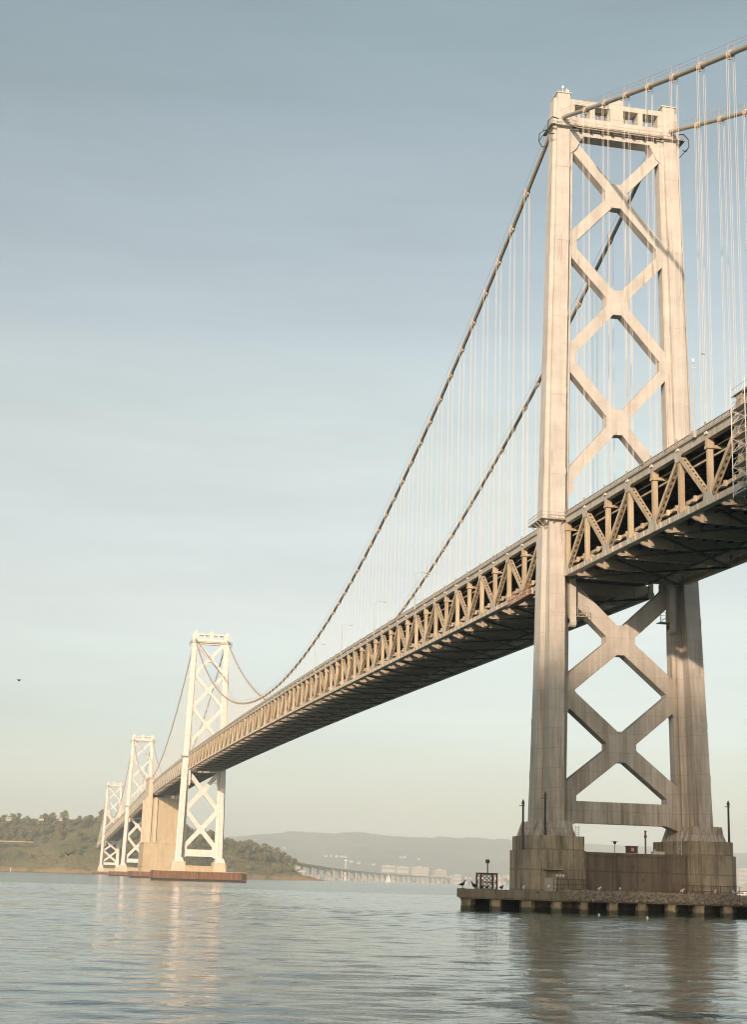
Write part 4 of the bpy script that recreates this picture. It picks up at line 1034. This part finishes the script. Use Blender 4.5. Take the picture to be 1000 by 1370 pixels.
# long low bridge beyond the island
vb = thing('viaduct', 'long low bridge on pale piers running from the island to the far shore', 'bridge', (600, 3600, 0))
pts = [at_dist(px, py, d) for px, py, d in ((384, 1152, 3000), (400, 1155.5, 3250), (440, 1161.5, 3900), (480, 1166, 4600), (520, 1169.5, 5400), (560, 1172.5, 6300), (600, 1175, 7300))]
m = MB()
for a, b_ in zip(pts, pts[1:]): m.beam(a, b_, (0, 0, 1), 3.5, 16)
m.build('deck', M['truss_far'], vb)
m = MB()
for a, b_ in zip(pts, pts[1:]):
    for k in range(24):
        q = a.lerp(b_, k / 24); m.box(q.x - .7, q.x + .7, q.y - 8, q.y + 8, q.z + 1.8, q.z + 3.6)
m.build('parapet', M['rail'], vb)
for a, b_ in zip(pts[1:], pts[2:]):
    nseg = max(3, int((b_ - a).length / 150))
    for k in range(nseg):
        q = a.lerp(b_, k / nseg); m = MB()
        for dx in (-8, 8): m.box(q.x + dx - 1.5, q.x + dx + 1.5, q.y - 4, q.y + 4, -2, q.z - 1.7)
        m.box(q.x - 10.4, q.x + 10.4, q.y - 3.4, q.y + 3.4, q.z - 6, q.z - 3); m.beam((q.x - 7, q.y, 4), (q.x + 7, q.y, q.z - 6), (0, 1, 0), 1, 1.2); m.beam((q.x + 7, q.y, 4), (q.x - 7, q.y, q.z - 6), (0, 1, 0), 1, 1.2)
        m.build('pier', M['chord'], vb)
tp = at_dist(463, 1149, 5000); ty = thing('signal_mast', 'tall white mast beyond the low bridge', 'mast', (tp.x, tp.y, 0))
m = MB(); m.tube([(tp.x, tp.y, 0), (tp.x, tp.y, tp.z)], [2, .9], 8); m.build('shaft', M['white'], ty); m = MB(); m.box(tp.x - 5, tp.x + 5, tp.y - 1, tp.y + 1, tp.z - 6, tp.z - 4); m.build('crosstree', M['white'], ty)
# sailboat
sp_ = at_dist(520, 1181, 3300); sx, sy = sp_.x, sp_.y
sb = thing('sailboat', 'white sailing boat with a tall triangular sail before the far shore', 'sailboat', (sx, sy, 0))
m = MB(); L = 7
m.add([(sx - L, sy, 1.4), (sx - L * .5, sy - 1.8, 1.3), (sx + L * .6, sy - 1.7, 1.3), (sx + L, sy - 1.0, 1.5), (sx + L, sy + 1.0, 1.5), (sx + L * .6, sy + 1.7, 1.3), (sx - L * .5, sy + 1.8, 1.3), (sx - L * .7, sy, -.5), (sx + L * .8, sy, -.5)],
      [(0, 1, 2, 3, 4, 5, 6), (0, 7, 1), (1, 7, 8, 2), (2, 8, 3), (3, 8, 4), (4, 8, 5), (5, 8, 7, 6), (6, 7, 0)]); m.box(sx - 2, sx + 3, sy - 1, sy + 1, 1.3, 2.2); m.build('hull', M['white'], sb)
m = MB(); m.tube([(sx - .8, sy, 1), (sx - .8, sy, 19)], .12, 6); m.tube([(sx - .8, sy, 2.6), (sx + 5.5, sy + .8, 2.6)], .1, 6); m.build('mast', M['lamp'], sb)
m = MB(); m.prism([(sx - .6, sy, 2.8), (sx + 5.5, sy + .8, 2.8), (sx + 2.6, sy + .6, 11), (sx - .6, sy, 18.6)], (.02, .08, 0)); m.prism([(sx - 1.0, sy, 16), (sx - 6.6, sy - .2, 1.8), (sx - 1.4, sy + .9, 2.4)], (.02, .08, 0)); m.build('sail', M['white'], sb)
# ferry half hidden behind the pier
fp = at_dist(1001, 1197, 900); fx, fy = fp.x, fp.y
fb = thing('ferry', 'low white ferry with a red roof behind the right end of the near pier', 'ferry', (fx, fy, 0))
m = MB(); m.prism([(fx - 10, fy - 3, -.5), (fx + 20, fy - 3, -.5), (fx + 22, fy - 3, 1.9), (fx - 11, fy - 3, 1.9)], (0, 6, 0)); m.build('hull', M['white'], fb)
m = MB(); m.box(fx - 9, fx + 18, fy - 2.6, fy + 2.6, 1.9, 3.9); m.build('cabin', M['white'], fb)
m = MB()
for k in range(9): m.box(fx - 8.5 + 2.9 * k, fx - 6.1 + 2.9 * k, fy - 2.64, fy - 2.58, 2.5, 3.2)
m.build('window', M['glassdark'], fb)
m = MB(); m.box(fx - 9.5, fx + 18.5, fy - 2.9, fy + 2.9, 3.9, 4.4); m.build('roof', M['darkred'], fb)
# wooden mooring marks along the left shore
mk = thing('channel_marker', 'tiny white marker post standing in the water by the left shore', 'marker', at_dist(14, 1163, 2200))
q = at_dist(14, 1165, 2200); m = MB(); m.tube([(q.x, q.y, -2), (q.x, q.y, 4.5)], .45, 8); m.build('post', M['white'], mk); m = MB(); m.tube([(q.x, q.y, 4.5), (q.x, q.y, 6)], [1.0, .2], 8); m.build('topmark', M['white'], mk)

# ------------------------------------------------------------------ city behind the viewer: its towers shade the foot of the near tower
def highrise(x, y, w_, dp, h, yaw, label):
    root = thing('office_tower', label, 'office tower', (x, y, 0), 'office towers on the city shore')
    c, s = math.cos(yaw), math.sin(yaw)
    def bx(m, a0, a1, b0, b1, z0, z1):
        m.hexa([(x + a * c - b_ * s, y + a * s + b_ * c, z) for z in (z0, z1) for a, b_ in ((a0, b0), (a1, b0), (a1, b1), (a0, b1))])
    m = MB(); bx(m, -w_ / 2, w_ / 2, -dp / 2, dp / 2, 0, h); bx(m, -w_ * .12, w_ * .12, -dp * .2, dp * .2, h, h + 3); m.build('wall', M['town2'], root)
    m = MB(); n = int(h / 4)
    for k in range(n): bx(m, -w_ / 2 - .1, w_ / 2 + .1, -dp / 2 - .1, dp / 2 + .1, 2 + k * 4, 4.2 + k * 4)
    m.build('window_band', M['glassdark'], root)
D = 760.
for off, wid, hz in ((-95, 70, 34), (-24, 66, 31), (46, 70, 30), (112, 56, 29)):
    # centre on the sun line through the pier, shifted sideways; hz is the height its shadow edge reaches on the near tower
    ax = Vector((-math.sin(rad(SUN_AZ)), -math.cos(rad(SUN_AZ)))); sd_ = Vector((-ax.y, ax.x)) * -1
    q = ax * D + sd_ * (-off)
    highrise(q.x, q.y, wid, 40, hz + D * math.tan(rad(SUN_EL)), -rad(SUN_AZ), 'office tower on the city shore behind the viewer')

# ------------------------------------------------------------------ haze
hz_m = bpy.data.materials.new('haze_air'); hz_m.use_nodes = True; nt = hz_m.node_tree; nt.nodes.clear()
out = N(nt, 'ShaderNodeOutputMaterial'); pv = N(nt, 'ShaderNodeVolumePrincipled'); pv.inputs['Color'].default_value = (.83, .945, 1.0, 1); pv.inputs['Density'].default_value = 1.15e-4; pv.inputs['Anisotropy'].default_value = -.13
nt.links.new(pv.outputs[0], out.inputs['Volume'])
m = MB(); m.box(-9100, 12100, -2700, 15100, -8, 520)
HAZE = True
if HAZE: tag(m.build('haze', hz_m), 'pale sea haze over the bay', 'haze', kind='stuff')
